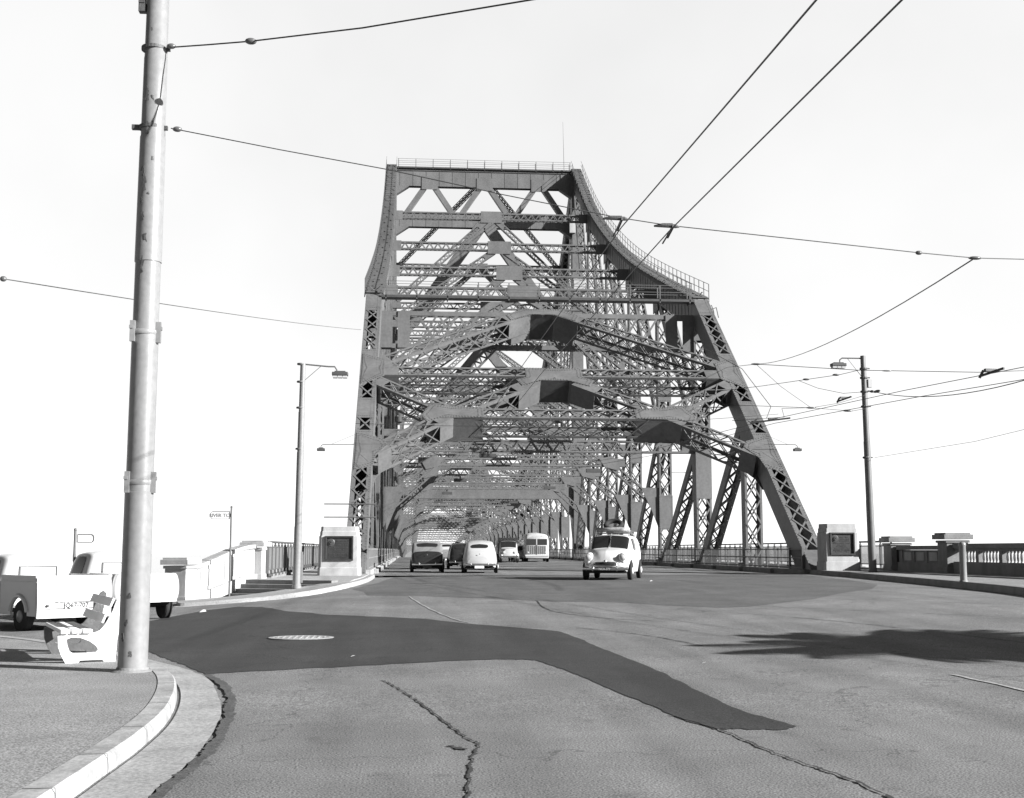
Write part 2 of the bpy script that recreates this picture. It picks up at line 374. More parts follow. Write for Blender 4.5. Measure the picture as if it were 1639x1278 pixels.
# left footpath leading on to the bridge
def zp(x, y):
    a = sm(44.5, 48.0, y)*max(sm(-6.5, -3.2, x), 1 if y > 48 else 0)
    return (zf(x, min(y, 58))+.12)*(1-a)+.50*a
kl = [(-7.4, 40.2), (-7.03, 39.93), (-5.5, 39.95), (-4.16, 40.3), (-3.43, 40.5), (-2.75, 41.4), (-2.28, 43.0), (-1.95, 45.5), (-1.72, 48.9), (-1.60, 53), (-1.58, 58.6)]
kls = smooth_line(kl, 4)
klin = offset_line(kls, .26)
poly = [(x-.0, y) for x, y in klin]+[(-2.0, 59.2), (-5.45, 59.2), (-5.9, 48.22), (-2.75, 46.4), (-4.6, 45.5), (-7.05, 44.0), (-7.6, 42.3)]
tag(sheet('footpath', poly, lambda x, y: zp(x, y)-.006, M['pale'], .8, .3), 'left footpath rising beside the steps to the bridge', kind='structure')
band('kerb', klin, kls, lambda x, y: zf(x, y)+max(.02, .15*sm(-7, -3.5, x)), M['kerb'], 'bright white kerb sweeping on to the bridge at the left')
# right footpath
kr = smooth_line([(19.4, 59.6), (19.0, 58.6), (18.75, 55), (18.5, 51.9), (17.64, 44.84), (16.96, 39.43), (16.45, 35.72), (15.83, 31.46), (15.2, 27), (14.6, 20), (14.4, 8), (14.4, -20)], 5)
krin = offset_line(kr, .3)
poly = [(x, y) for x, y in krin]+[(40, -20), (40, 44), (23.6, 44.5), (23.0, 59.2), (20.0, 60.2)]
tag(sheet('footpath', poly, lambda x, y: zf(x, min(y, 58))+.19, M['pave'], 1.2, .3), 'right footpath along the concrete balustrade', kind='structure')
band('kerb', krin, kr, lambda x, y: zf(x, min(y, 58))+.20, M['conc_dk'], 'dark weathered kerb along the right footpath')
# bridge kerbs and footways
for s, x0, lab in ((-1, -1.75, 'left'), (1, 18.75, 'right')):
    mb = MB(); mb.box((x0+s*.17, 309, .45), (.34, 500.6, .42), None)
    for i in range(24): mb.box((x0-s*.10, 64.3+i*6.17, .48), (.20, 1.1, .30))
    tag(mb.build('bridge_kerb', M['kerb'] if s < 0 else M['conc_dk'], bevel=.02), '%s kerb of the bridge carriageway' % lab, kind='structure')
    mb = MB(); xa = x0+s*1.35; xb = (-5.4 if s < 0 else 22.7); mb.box(((xa+xb)/2, 309, .42), (abs(xb-xa), 500, .2))
    tag(mb.build('footway', M['pave']), '%s footway outside the bridge truss' % lab, kind='structure')

# ================================================================== STEEL BRIDGE
bridge = empty('steel_truss_bridge', (8.5, 58.7, .4), 0, 'grey riveted steel cantilever truss bridge rising to a tall portal over the road', 'bridge')
BO = V((8.5, 58.7, .4))
def part(mb, name, m=None, label=None, parent=None, smooth=False):
    mb.v = [tuple(V(p)-BO) for p in mb.v]
    o = mb.build(name, m or M['steel'], parent or bridge, smooth=smooth)
    if label: o['label'] = label
    return o
def frame_axes(A, B, S):
    T = (V(B)-V(A)); L = T.length; T = T/L; S = V(S); S = (S-T*S.dot(T)).normalized(); return T, S, T.cross(S), L
def lacing(mb, O, T, W, Nn, L, a0, a1, w, style, pitch, bw, th):
    """lacing bars on a face: O origin at A on face plane, T along, W across (clear width w)"""
    n = max(1, round((a1-a0)/pitch)); p = (a1-a0)/n
    for i in range(n):
        t0 = a0+i*p; t1 = t0+p
        P = lambda t, s, o=0: O+T*t+W*(s*w/2)+Nn*o
        if style == 'X':
            mb.bar(P(t0, -1), P(t1, 1), Nn, th, bw); mb.bar(P(t0, 1, th*1.3), P(t1, -1, th*1.3), Nn, th, bw)
        elif style == 'V':
            tm = (t0+t1)/2; mb.bar(P(t0, -1), P(tm, 1), Nn, th, bw); mb.bar(P(tm, 1), P(t1, -1), Nn, th, bw)
        else:
            q = 1 if i % 2 else -1; mb.bar(P(t0, -q), P(t1, q), Nn, th, bw)
def boxmember(mb, A, B, S, w, d, fl=.2, e0=.8, e1=.8, style='X', pitch=None, bw=.09, solid_S=True, th=.025, rivets=False):
    """riveted box: solid webs at +-w/2 along S (depth d along N), flanges + lacing on the +-N faces.
       solid_S False: four angles with lacing on all faces"""
    A = V(A); B = V(B); T, S, N, L = frame_axes(A, B, S)
    if solid_S:
        for s in (-1, 1): mb.bar(A+S*s*(w/2-.02), B+S*s*(w/2-.02), N, d-.02, .04)
    for n in (-1, 1):
        for s in (-1, 1):
            c = N*(n*d/2)+S*(s*(w/2-fl/2)); mb.bar(A+c, B+c, S, fl, .03)
            if not solid_S:
                c = N*(n*(d/2-fl/2))+S*(s*(w/2-.005)); mb.bar(A+c, B+c, N, fl, .03)
        O = A+N*(n*(d/2-.004)); cw = w-2*fl*.55
        for a, b in ((0, e0), (L-e1, L)):
            if b > a+.01: mb.bar(A+T*a+N*(n*(d/2-.003)), A+T*b+N*(n*(d/2-.003)), S, w-.05, .022)
        if L-e1-e0 > .4: lacing(mb, O, T, S, N*n, L, e0, L-e1, cw, style, pitch or w*.95, bw, th)
    if not solid_S:
        for s in (-1, 1):
            for a, b in ((0, e0), (L-e1, L)):
                if b > a+.01: mb.bar(A+T*a+S*(s*(w/2-.006)), A+T*b+S*(s*(w/2-.006)), N, d-.05, .022)
            if L-e1-e0 > .4: lacing(mb, A+S*(s*(w/2-.006)), T, N, S*s, L, e0, L-e1, d-2*fl*.55, style, pitch or d*.95, bw, th)
def rivet_rows(mb, P, T, W, lt, lw, pitch=.14, r=.018):
    n = T.cross(W)
    for i in range(int(lt/pitch)+1):
        for s in (-1, 1): mb.box(P+T*(i*pitch)+W*(s*lw/2), (r*2, r*2, r*2))
SX = V((1, 0, 0))
PY = [82.4, 94.8, 107.2, 119.6, 132.0, 144.4]; PH = [18.2, 22.4, 26.8, 32.1, 38.5, 46.6]
prof = [(y, h) for y, h in zip(PY, PH)]
for i in range(1, 6): prof.append((144.4+12.35*i, [46.6, 38.5, 32.1, 26.8, 22.4, 18.2][i]))
y0 = 144.4+12.35*5
for i, h in enumerate([15.4, 13.8, 13.2, 13.2, 13.2, 13.8, 15.4]): prof.append((y0+12.35*(i+1), h))
y1 = y0+12.35*8
for i, h in enumerate([18.2, 22.4, 26.8, 32.1, 38.5, 46.6, 38.5, 32.1, 26.8, 22.4, 18.2]): prof.append((y1+12.35*i, h))
# portal plane: T up the slope
SL = V((0, 1, .753)).normalized(); NP = V((0, -SL.z, SL.y))      # outward (upper) normal
def PP(x, s, n=0.): return V((x, 58.66, .86))+SL*s+NP*n
for X, lab in ((XL, 'left sloping end post'), (XR, 'right sloping end post')):
    mb = MB(); w, d = 1.02, 1.3; cn = -d/2
    A = PP(X, -1.2, cn); B = PP(X, 29.3, cn)
    T, S, N, L = frame_axes(A, B, SX)
    for s in (-1, 1): mb.bar(A+S*s*(w/2-.02), B+S*s*(w/2-.02), N, d-.02, .045)
    for n in (-1, 1):
        for s in (-1, 1): mb.bar(A+N*(n*d/2)+S*(s*(w/2-.12)), B+N*(n*d/2)+S*(s*(w/2-.12)), S, .24, .03)
    up = -1 if N.dot(NP) < 0 else 1
    # lacing windows on the outer face between solid plates, as photographed
    wins = [(1.2, 10.0), (12.0, 13.3), (15.5, 18.0), (21.4, 26.8)]
    for n in (-1, 1):
        prev = 0
        for a, b in wins+[(30.4, 30.4)]:
            a += 1.2 if a < 30 else 0; b += 1.2 if b < 31 else 0
            if a > prev: mb.bar(A+T*prev+N*(n*(d/2-.004)), A+T*min(a, L)+N*(n*(d/2-.004)), S, w-.05, .022)
            if b > a+.1: lacing(mb, A+N*(n*(d/2+.004)), T, S, N*n, L, a, b, w-.26, 'X', 1.28, .09, .022)
            prev = b
    ep = part(mb, 'end_post', None, lab)
    rv = MB()
    for s in (-1, 1):
        for k in range(int(30.2/.22)): rv.box(PP(X+s*(w/2-.05), -1+k*.22, .022)+V((0, 0, 0)), (.04, .04, .04))
    for a in (10.2, 11.8, 13.5, 15.3, 18.2, 21.2, 27.2):
        for k in range(7): rv.box(PP(X-.36+k*.12, a, .022), (.035, .035, .035))
    part(rv, 'rivets', None, None, ep)
# portal bracing members (outer-face centre lines measured in the portal plane)
def portal_member(name, A, B, w=1.0, d=1.25, e0=1.2, e1=1.2, lab=None, solid=False):
    mb = MB(); Aa = PP(*A, -d/2); Bb = PP(*B, -d/2)
    T = (Bb-Aa).normalized(); S = T.cross(NP).normalized()
    boxmember(mb, Aa, Bb, S, w, d, .14, e0*.8, e1*.8, 'X', 1.15, .07, False)
    return part(mb, name, None, lab)
XA, XB = XL+.5, XR-.5; XC = 8.5
for s in (-1, 1):
    xe = XA if s < 0 else XB; xn = 2.1 if s < 0 else 14.7
    portal_member('portal_brace', (XC+s*1.2, 26.7), (xe, 19.8), .9, 1.25, 2.0, 1.0, 'upper portal rafter, %s side' % ('left' if s < 0 else 'right'))
    portal_member('portal_brace', (XC+s*1.2, 17.6), (xn+s*-.6, 14.2), .9, 1.25, 2.0, .6, 'lower portal rafter, %s side' % ('left' if s < 0 else 'right'))
    portal_member('portal_brace', (xe, 17.6), (xn, 14.2), .9, 1.2, .9, .7)
    portal_member('portal_brace', (xn, 13.7), (xe, 9.9), .9, 1.25, 1.3, 1.2)
portal_member('portal_beam', (XA, 18.7), (XB, 18.7), 1.0, 1.3, 1.6, 1.6, 'straight laced beam across the upper portal')
portal_member('portal_beam', (2.1, 13.9), (14.7, 13.9), 1.0, 1.3, 1.6, 1.6, 'straight laced beam between the lower portal nodes')
# portal gussets
def gusset(pts, n=.03, depth=1.3, lab=None, boxed=True):
    mb = MB(); P = [PP(x, s, n) for x, s in pts]
    mb.plate(P, NP*-.03)
    mb.plate([PP(x, s, -depth-.01) for x, s in pts], NP*-.03)
    if boxed:
        for i in range(len(pts)):
            a = pts[i]; b = pts[(i+1) % len(pts)]
            q0 = V((0, 0, 0)); c = (sum(p[0] for p in pts)/len(pts), sum(p[1] for p in pts)/len(pts))
            ins = lambda p: (p[0]+(c[0]-p[0])*.03, p[1]+(c[1]-p[1])*.03)
            a2, b2 = ins(a), ins(b)
            mb.plate([PP(a2[0], a2[1], 0), PP(b2[0], b2[1], 0), PP(b2[0], b2[1], -depth), PP(a2[0], a2[1], -depth)], (V((c[0]-a[0], 0, 0)).normalized()*.02 if abs(c[0]-a[0]) > 1e-4 else V((.02, 0, 0))))
    gp = part(mb, 'gusset_plate', None, lab)
    rv = MB(); c = (sum(p[0] for p in pts)/len(pts), sum(p[1] for p in pts)/len(pts))
    for i in range(len(pts)):
        a = V((*pts[i], 0)); b = V((*pts[(i+1) % len(pts)], 0)); L = (b-a).length; k = max(1, int(L/.17))
        for j in range(k):
            p = a+(b-a)*((j+.5)/k); d = V((c[0]-p.x, c[1]-p.y, 0)); d = d/max(d.length, .01)
            for o_ in (.08, .30): q = p+d*o_; rv.box(PP(q.x, q.y, n+.015), (.042, .042, .042))
    part(rv, 'rivets', None, None, gp); return gp
gusset([(XC-2.4, 26.35), (XC-1.3, 27.25), (XC+1.3, 27.25), (XC+2.4, 26.35), (XC+2.1, 25.6), (XC+.8, 26.5), (XC-.8, 26.5), (XC-2.1, 25.6)], .04, 1.8, 'large apex gusset at the top of the portal')
gusset([(XC-1.7, 19.2), (XC+1.7, 19.2), (XC+1.7, 18.1), (XC+2.3, 17.75), (XC+2.0, 17.05), (XC+.9, 17.7), (XC-.9, 17.7), (XC-2.0, 17.05), (XC-2.3, 17.75), (XC-1.7, 18.1)], .04, 1.45, 'apex gusset under the straight portal beam')
for s, xn in ((-1, 2.1), (1, 14.7)):
    gusset([(xn+s*1.0, 14.8), (xn-s*.4, 14.6), (xn-s*2.0, 14.42), (xn-s*2.0, 13.4), (xn+s*.4, 13.3), (xn+s*1.2, 12.9), (xn+s*1.5, 13.6)], .04, 1.5, 'gusset at the %s lower portal node' % ('left' if s < 0 else 'right'))
    xe = XA-.9 if s < 0 else XB+.9
    xi = xe-s*1.35
    gusset([(xe, 20.8), (xi, 20.1), (xi, 18.1), (xe, 17.0)], .035, 1.34, 'gusset joining the %s end post' % ('left' if s < 0 else 'right'), False)
    gusset([(xe, 11.7), (xe-s*1.4, 11.1), (xe-s*1.7, 10.5), (xe-s*1.1, 9.4), (xe-s*.95, 8.4), (xe, 8.0)], .035, 1.34, None, False)
# sub-diagonals at the portal apex down into the frame behind
for s in (-1, 1):
    mb = MB(); boxmember(mb, (XC+s*2.1, 81.8, 16.0), (XC+s*8.6, 82.4, 9.2), (0, 1, 0), .55, .6, .1, 1.0, .5, 'V', .5, .06, False); part(mb, 'knee_brace')

# verticals, chords, diagonals
for X in (XL, XR):
    side = 'left' if X < 5 else 'right'
    mb = MB()   # hanger below the middle of the end post
    boxmember(mb, (X, 70.3, -.2), (X, 70.3, 8.6), SX, 1.0, .8, .13, .4, 1.3, 'X', 1.35, .09); part(mb, 'vertical_post')
    top = MB(); bot = MB(); far = MB()
    for i in range(len(prof)-1):
        (ya, ha), (yb, hb) = prof[i], prof[i+1]
        t = top if ya < 206 else far
        t.bar((X-.47, ya-.1, ha-.8), (X-.47, yb+.1, hb-.8), (1, 0, 0), .05, 1.5); t.bar((X+.47, ya-.1, ha-.8), (X+.47, yb+.1, hb-.8), (1, 0, 0), .05, 1.5)
        t.bar((X, ya-.1, ha-.05), (X, yb+.1, hb-.05), (1, 0, 0), 1.04, .04)
        if ya < 206:
            T, S, N, L = frame_axes((X, ya, ha), (X, yb, hb), SX)
            for s in (-1, 1): t.bar(V((X+s*.38, ya, ha-1.53)), V((X+s*.38, yb, hb-1.53)), SX, .22, .03)
            lacing(t, V((X, ya, ha-1.52)), T, S, N, L, 1.2, L-1.2, .75, 'X', 1.0, .08, .02)
            for k in range(int(L/1.1)): t.bar(V((X-.51, ya, ha-.1))+T*(k*1.1), V((X-.51, ya, ha-1.5))+T*(k*1.1), T, .05, .03)
            # node plate
            for s in (-1, 1): t.box((X+s*.515, yb, hb-1.3), (.03, 1.9, 2.2))
    for s in (-1, 1): bot.bar((X+s*.42, 58, -.2), (X+s*.42, 540, -.2), SX, .06, 1.0)
    part(top, 'top_chord', None, '%s top chord sweeping up to the tower' % side); part(far, 'top_chord', None, 'far part of the %s top chord' % side); part(bot, 'bottom_chord')
    for i, (y, h) in enumerate(prof):
        pier = abs(y-144.4) < .1 or abs(y-prof[-6][0]) < .1
        near = y < 150
        mb = MB()
        if pier:
            boxmember(mb, (X, y, -.3), (X, y, h-.9), SX, 1.25, 1.5, .5, 1, 1, 'X', 1.3, .1)
            mb.bar((X, y-.77, 0), (X, y-.77, h-1), SX, 1.2, .03)
        elif y < 83:
            boxmember(mb, (X, y, -.2), (X, y, h-1.0), SX, 1.02, 1.0, .14, .4, 1.6, 'X', 1.35, .10)
            mb.box((X, y-.52, 6.6), (1.06, .04, 3.3)); mb.box((X-.53 if X > 5 else X+.53, y, 6.6), (.04, 1.06, 3.4))
        else:
            boxmember(mb, (X, y, -.2), (X, y, h-1.0), SX, .98, .85, .13, .4, 1.2, 'X', 1.35 if near else 1.9, .09)
        vp = part(mb, 'vertical_post')
        if y < 210 and not pier and y > 83:
            for zb_2, hb_2 in ((4.4, 2.6), (9.6, 1.2), (13.6, 1.4)):
                g = MB(); g.box((X, y-.45, zb_2), (1.04, .03, hb_2)); 
                if y < 125:
                    for xs_ in range(7):
                        for zs_ in (-1, 1): g.box((X-.42+xs_*.14, y-.47, zb_2+zs_*(hb_2/2-.09)), (.04, .03, .04))
                    for q_ in range(int(hb_2/.17)):
                        for sx_ in (-1, 1): g.box((X+sx_*.46, y-.47, zb_2-hb_2/2+.1+q_*.17), (.04, .03, .04))
                part(g, 'batten_plate', None, None, vp)
    # web: K pattern, nodes at about half height
    def mid(i):
        h = prof[i][1]; return max(6.5, .5*h-.6) if h > 16 else .5*h
    diag = MB(); boxmember(diag, (X, 70.6, 9.0), (X, 82.0, .3), SX, .9, .75, .14, .8, .4, 'X', 1.3, .09); part(diag, 'diagonal_brace')
    far2 = MB()
    for i in range(len(prof)-1):
        (ya, ha), (yb, hb) = prof[i], prof[i+1]
        up = i in range(0, 5) or (i in range(9, 13)) or i in range(13, 18)
        st = dict(style='X', pitch=1.35 if ya < 200 else 2.2, bw=.085)
        if up: a = (X, ya, mid(i)); c1 = (X, yb, hb-1.0); c2 = (X, yb, .2)
        else: a = (X, yb, mid(i+1)); c1 = (X, ya, ha-1.0); c2 = (X, ya, .2)
        if ya > 330:
            for c in (c1, c2): boxmember(far2, a, c, SX, .88, .7, .2, .8, .8, 'X', 3., .09)
            if i == len(prof)-2: part(far2, 'truss_web', None, 'distant web members of the %s truss' % side)['kind'] = 'stuff'
            continue
        for c in (c1, c2):
            d = MB(); boxmember(d, a, c, SX, .88, .7, .13, .8, .8, **st); part(d, 'diagonal_brace')
# cross frames
FAR = MB()
def strut(name, A, B, w=.55, d=.75, plate=True, style='V', pitch=.75, bw=.07, lab=None, solid=False, par=None):
    if A[1] > 330 and name == 'cross_strut':
        boxmember(FAR, A, B, (0, 1, 0), w, d, .11, .9, .9, style, pitch, bw, solid); return
    mb = MB(); boxmember(mb, A, B, (0, 1, 0), w, d, .11, .9, .9, style, pitch, bw, solid)
    if plate:
        m = (V(A)+V(B))/2; mb.box(m+V((0, -w/2-.03, -.08)), (2.3, .03, d+.5))
    return part(mb, name, None, lab)
xa, xb = XL+.5, XR-.5
for i, (y, h) in enumerate(prof):
    fine = y < 215
    pier = abs(y-144.4) < .1
    pt = .8 if fine else 1.8
    if i == 0:
        # top frame: deep laced girder with crossed web
        mb = MB(); zt, zb = 17.2, 15.0
        for z in (zt, zb):
            mb.box((8.5, y-.25, z), (21, .16, .3)); mb.box((8.5, y+.25, z), (21, .16, .3))
            lacing(mb, V((xa, y, z-.16 if z == zb else z+.16)), V((1, 0, 0)), V((0, 1, 0)), V((0, 0, 1)), 21, 1, 20, .5, 'V', .7, .06, .02)
        for k in range(12):
            p0 = xa+2.4+k*1.35
            mb.bar((p0, y-.3, zb), (p0+1.35, y-.3, zt), (0, 1, 0), .05, .13); mb.bar((p0, y-.24, zt), (p0+1.35, y-.24, zb), (0, 1, 0), .05, .13)
        for s in (-1, 1): mb.box((8.5+s*9.0, y-.37, (zt+zb)/2), (.8, .05, 2.45)); mb.box((8.5+s*10.2, y-.37, (zt+zb)/2), (.9, .05, 2.45))
        mb.box((8.5, y-.36, 16.7), (2.8, .04, 1.3))
        part(mb, 'cross_girder', None, 'deep cross-laced girder at the head of the portal')
    elif pier:
        for z, d, lab in ((45.2, 1.9, 'plated top beam of the tower'), (40.2, 1.7, 'plated second beam of the tower')):
            mb = MB(); mb.box((8.5, y-.4, z), (21.2, .06, d)); mb.box((8.5, y+.4, z), (21.2, .06, d)); mb.box((8.5, y, z+d/2-.03), (21.2, 1.06, .05)); mb.box((8.5, y, z-d/2+.2), (21.0, .8, .05))
            for k in range(14): mb.box((8.5-10+k*1.55, y-.44, z), (.04, .03, d))
            for s in (-1, 1): mb.plate([(8.5+s*10.5, y-.45, z-d/2), (8.5+s*8.9, y-.45, z-d/2), (8.5+s*10.5, y-.45, z-d/2-1.1)], (0, .9, 0))
            part(mb, 'tower_beam', None, lab)
        for c in (2.0, 8.5, 15.0):
            g = MB(); g.box((c, y-.47, 44.6), (1.9, .04, 1.5)); part(g, 'gusset_plate')
            for s in (-1, 1):
                mb = MB(); boxmember(mb, (c+s*.4, y, 44.5), (c+s*3.0, y, 40.6), (0, 1, 0), .8, .55, .4, .3, .3, 'V', .6, .06); part(mb, 'tower_brace')
        for s in (-1, 1):
            mb = MB(); boxmember(mb, (8.5+s*.4, y, 39.6), (8.5+s*9.9, y, 26.0), (0, 1, 0), .9, 1.25, .62, .3, .3, 'V', .6, .06); part(mb, 'tower_brace', None, 'broad plated leg of the tower bracing')
        strut('tower_beam', (xa, y, 25.5), (xb, y, 25.5), .9, 1.3, False, 'V', .8, .08)
        for s in (-1, 1):
            mb = MB(); boxmember(mb, (8.5+s*.4, y, 24.8), (8.5+s*9.9, y, 13.0), (0, 1, 0), .9, 1.0, .5, .3, .3, 'V', .6, .06); part(mb, 'tower_brace')
        mb = MB(); mb.box((8.5, y-.45, 8.1), (21, .06, 1.4)); mb.box((8.5, y+.45, 8.1), (21, .06, 1.4)); mb.box((8.5, y, 7.4), (21, .9, .04))
        for s in (-1, 1): mb.plate([(8.5+s*10.5, y-.5, 7.4), (8.5+s*8.6, y-.5, 7.4), (8.5+s*10.5, y-.5, 5.0)], (0, 1.0, 0))
        part(mb, 'tower_beam', None, 'plated beam low across the tower above the traffic')
        continue
    elif h > 12:
        strut('cross_strut', (xa, y, h-1.1), (xb, y, h-1.1), .6, .75, fine, 'V', pt)
        for s in (-1, 1):
            if fine:
                mb = MB(); mb.box((8.5+s*10.1, y-.3, h-1.15), (1.1, .05, 1.0)); part(mb, 'gusset_plate')
    # inverted V tiers down to the low strut
    low = 8.2 if h > 14 else 7.2
    if i > 0 and h > 21:
        tiers = [h-1.3]; n = max(1, round((h-low)/9.0)); stp = (h-1.3-low)/n
        for k in range(n):
            zt = h-1.3-stp*k; zb = zt-stp
            for s in (-1, 1):
                mb = MB(); boxmember(mb, (8.5+s*.5, y, zt-.2), (8.5+s*10.1, y, zb+.5 if k < n-1 else zb+1.6), (0, 1, 0), .5, .55, .1, 1.2, .6, 'V', .6 if fine else 1.6, .06, False)
                part(mb, 'sway_brace')
            if k < n-1: strut('cross_strut', (xa, y, zb), (xb, y, zb), .5, .65, fine, 'V', pt, .06)
    # low strut with knees
    if i == 0:
        strut('cross_strut', (xa, y, 8.4), (xb, y, 8.4), .6, .8, False, 'V', .95, .08, 'low laced strut behind the portal')
    else:
        strut('cross_strut', (xa+2.6, y, low), (xb-2.6, y, low), .5, .6, False, 'V', .7 if fine else 1.8, .065)
        strut('cross_strut', (xa, y, low+.0) if h <= 13.9 else (xa, y, low+2.2), (xb, y, low+2.2) if h > 13.9 else (xb, y, low), .45, .5, False, 'V', .7 if fine else 1.8, .06)
        for s in (-1, 1):
            mb = MB(); A = (8.5+s*6.7, y, low-.05); B = (8.5+s*10.4, y, 4.9)
            boxmember(mb, A, B, (0, 1, 0), .5, .55, .1, .9, .9, 'V', .55 if fine else 1.4, .06, False)
            mb.plate([(8.5+s*10.9, y-.32, 6.3), (8.5+s*9.1, y-.32, 6.3), (8.5+s*9.9, y-.32, 4.6), (8.5+s*10.4, y-.32, 3.3), (8.5+s*10.9, y-.32, 3.3)], (0, .04, 0))
            mb.plate([(8.5+s*7.3, y-.33, low-.6), (8.5+s*6.3, y-.33, low-.32), (8.5+s*5.9, y-.33, low+.3), (8.5+s*6.9, y-.33, low+.5), (8.5+s*7.6, y-.33, low-.05)], (0, .04, 0))
            part(mb, 'knee_brace')
part(FAR, 'strut_lattice', None, 'distant cross struts of the bridge')['kind'] = 'stuff'
# top lateral bracing between the chords (crosses in the chord plane)
for i in range(len(prof)-7):
    (ya, ha), (yb, hb) = prof[i], prof[i+1]
    if i > 12: break
    if i < 5: continue
    for s in (-1, 1):
        mb = MB(); boxmember(mb, (8.5, ya, ha-1.1), (8.5+s*10.3, yb, hb-1.1), (1, 0, 0), .45, .45, .09, .6, .6, 'V', .6 if i < 7 else 1.3, .055, False); part(mb, 'lateral_brace')
        if 6 <= i: continue
        mb = MB(); boxmember(mb, (8.5, ya+.5, 8.4), (8.5+s*10.3, yb, 8.4), (0, 0, 1), .4, .4, .08, .6, .6, 'V', .7, .05, False); part(mb, 'lateral_brace')
# walkways and handrails on the chords
for X in (XL, XR):
    wk = MB()
    pts = [(82.0, 18.5)]+[(y, h+.3) for y, h in prof[1:6]]
    pts = smooth_line(pts, 8)
    for (ya, za), (yb, zb) in zip(pts[:-1], pts[1:]):
        wk.bar((X, ya, za), (X, yb, zb), SX, 1.15, .10)
        n = 3
        for k in range(n): t = k/n; wk.box((X, ya+(yb-ya)*t, za+(zb-za)*t+.08), (1.0, .16, .08))
        wk.bar((X-.62, ya, za-.15), (X-.62, yb, zb-.15), SX, .04, .25)
    lab = 'left' if X < 5 else 'right'
    for s in (-1, 1):
        acc = 0; hr = MB()
        for (ya, za), (yb, zb) in zip(pts[:-1], pts[1:]):
            L = math.hypot(yb-ya, zb-za)
            for hh in (.5, 1.0): hr.bar((X+s*.6, ya, za+hh), (X+s*.6, yb, zb+hh), SX, .03, .03)
            while acc < L:
                t = acc/L; y_, z_ = ya+(yb-ya)*t, za+(zb-za)*t; hr.bar((X+s*.6, y_, z_-.25), (X+s*.6, y_, z_+1.02), SX, .05, .05); acc += 1.5
            acc -= L
        part(hr, 'handrail', M['rail'], '%s handrail of the %s top chord walkway' % ('outer' if s == (-1 if X < 5 else 1) else 'inner', lab))
    part(wk, 'walkway', M['plank'], 'inspection walkway climbing the %s top chord' % lab)
for y, z, n, lab in ((82.0, 18.25, 10, 'over the portal'), (144.3, 46.5, 10, 'over the tower')):
    mb = MB(); mb.box((8.5, y, z), (21, .9, .16)); part(mb, 'walkway', M['steel_dk'] if z < 20 else M['iron'], 'cross walkway '+lab)  # cross walkways coloured dark all over, standing for their shaded undersides
    for s in (-1, 1):
        hr = MB()
        for k in range(n+1): hr.box((XL+.8+k*20.4/n, y+s*.42, z+.42), (.07, .06, 1.2))
        for hh in (.55, 1.02): hr.box((8.5, y+s*.42, z+hh), (20.6, .03, .03))
        part(hr, 'handrail', M['rail'], '%s handrail %s' % ('near' if s < 0 else 'far', lab))
mb = MB(); mb.tube([(18.07, 144.4, 46.5), (17.94, 144.4, 52.7)], .05, 6, .02); part(mb, 'flag_pole', M['rail'])
# small service boxes on the far post
for c_, d_ in (((18.9, 143.5, 39.6), (.7, .5, 1.6)), ((14.6, 106.6, 24.4), (1.0, .6, 1.2))):
    mb = MB(); mb.box(c_, d_); mb.box((c_[0], c_[1], c_[2]+d_[2]/2+.04), (d_[0]+.1, d_[1]+.1, .08)); part(mb, 'service_box', M['conc'])
mb = MB(); 
for z in (3.75, 3.13): mb.tube([(-4.05, 60, z), (-1.6, 60, z)], .035, 6)
part(mb, 'bracket_arm', M['rail'])
mb = MB(); mb.tube([(20.0, 82.3, 17.9), (20.35, 82.3, 18.1), (20.5, 82.3, 17.7), (20.6, 82.0, 16.2)], .04, 6); mb.tube([(20.1, 82.0, 17.7), (20.6, 82.0, 17.9), (20.75, 82.0, 17.2)], .04, 6); part(mb, 'conduit', M['rail'])
# bridge lamps under the sway frames
def under_lamp(x, y, z):
    mb = MB(); mb.box((x, y, z), (1.1, .5, .28)); mb.box((x, y, z+.25), (.1, .1, .3)); return mb

# the deck and everything on it falls away beyond the crest of the bridge
def crest(y): return -9e-5*max(0, y-185)**2
def bend(o):
    me = o.data; M0 = o.matrix_basis.copy(); q = o.parent
    while q is not None: M0 = q.matrix_basis @ M0; q = q.parent
    oy = M0.translation.y
    if not me.vertices or max(v.co.y for v in me.vertices)+oy < 186: return
    if me.get('bent'): return
    me['bent'] = 1
    bm = bmesh.new(); bm.from_mesh(me)
    if max(v.co.y for v in me.vertices)-min(v.co.y for v in me.vertices) > 30:
        k = 190
        while k < 570:
            bmesh.ops.bisect_plane(bm, geom=bm.verts[:]+bm.edges[:]+bm.faces[:], dist=1e-5, plane_co=(0, k-oy, 0), plane_no=(0, 1, 0)); k += 20
    for v in bm.verts: v.co.z += crest(v.co.y+oy)
    bm.to_mesh(me); bm.free()
for o in [bpy.data.objects['bridge_road']]+[o for o in COL.objects if o.type == 'MESH' and (o.name.startswith(('bridge_kerb', 'footway')) or o.parent is bridge or (o.parent is not None and o.parent.parent is bridge))]: bend(o)
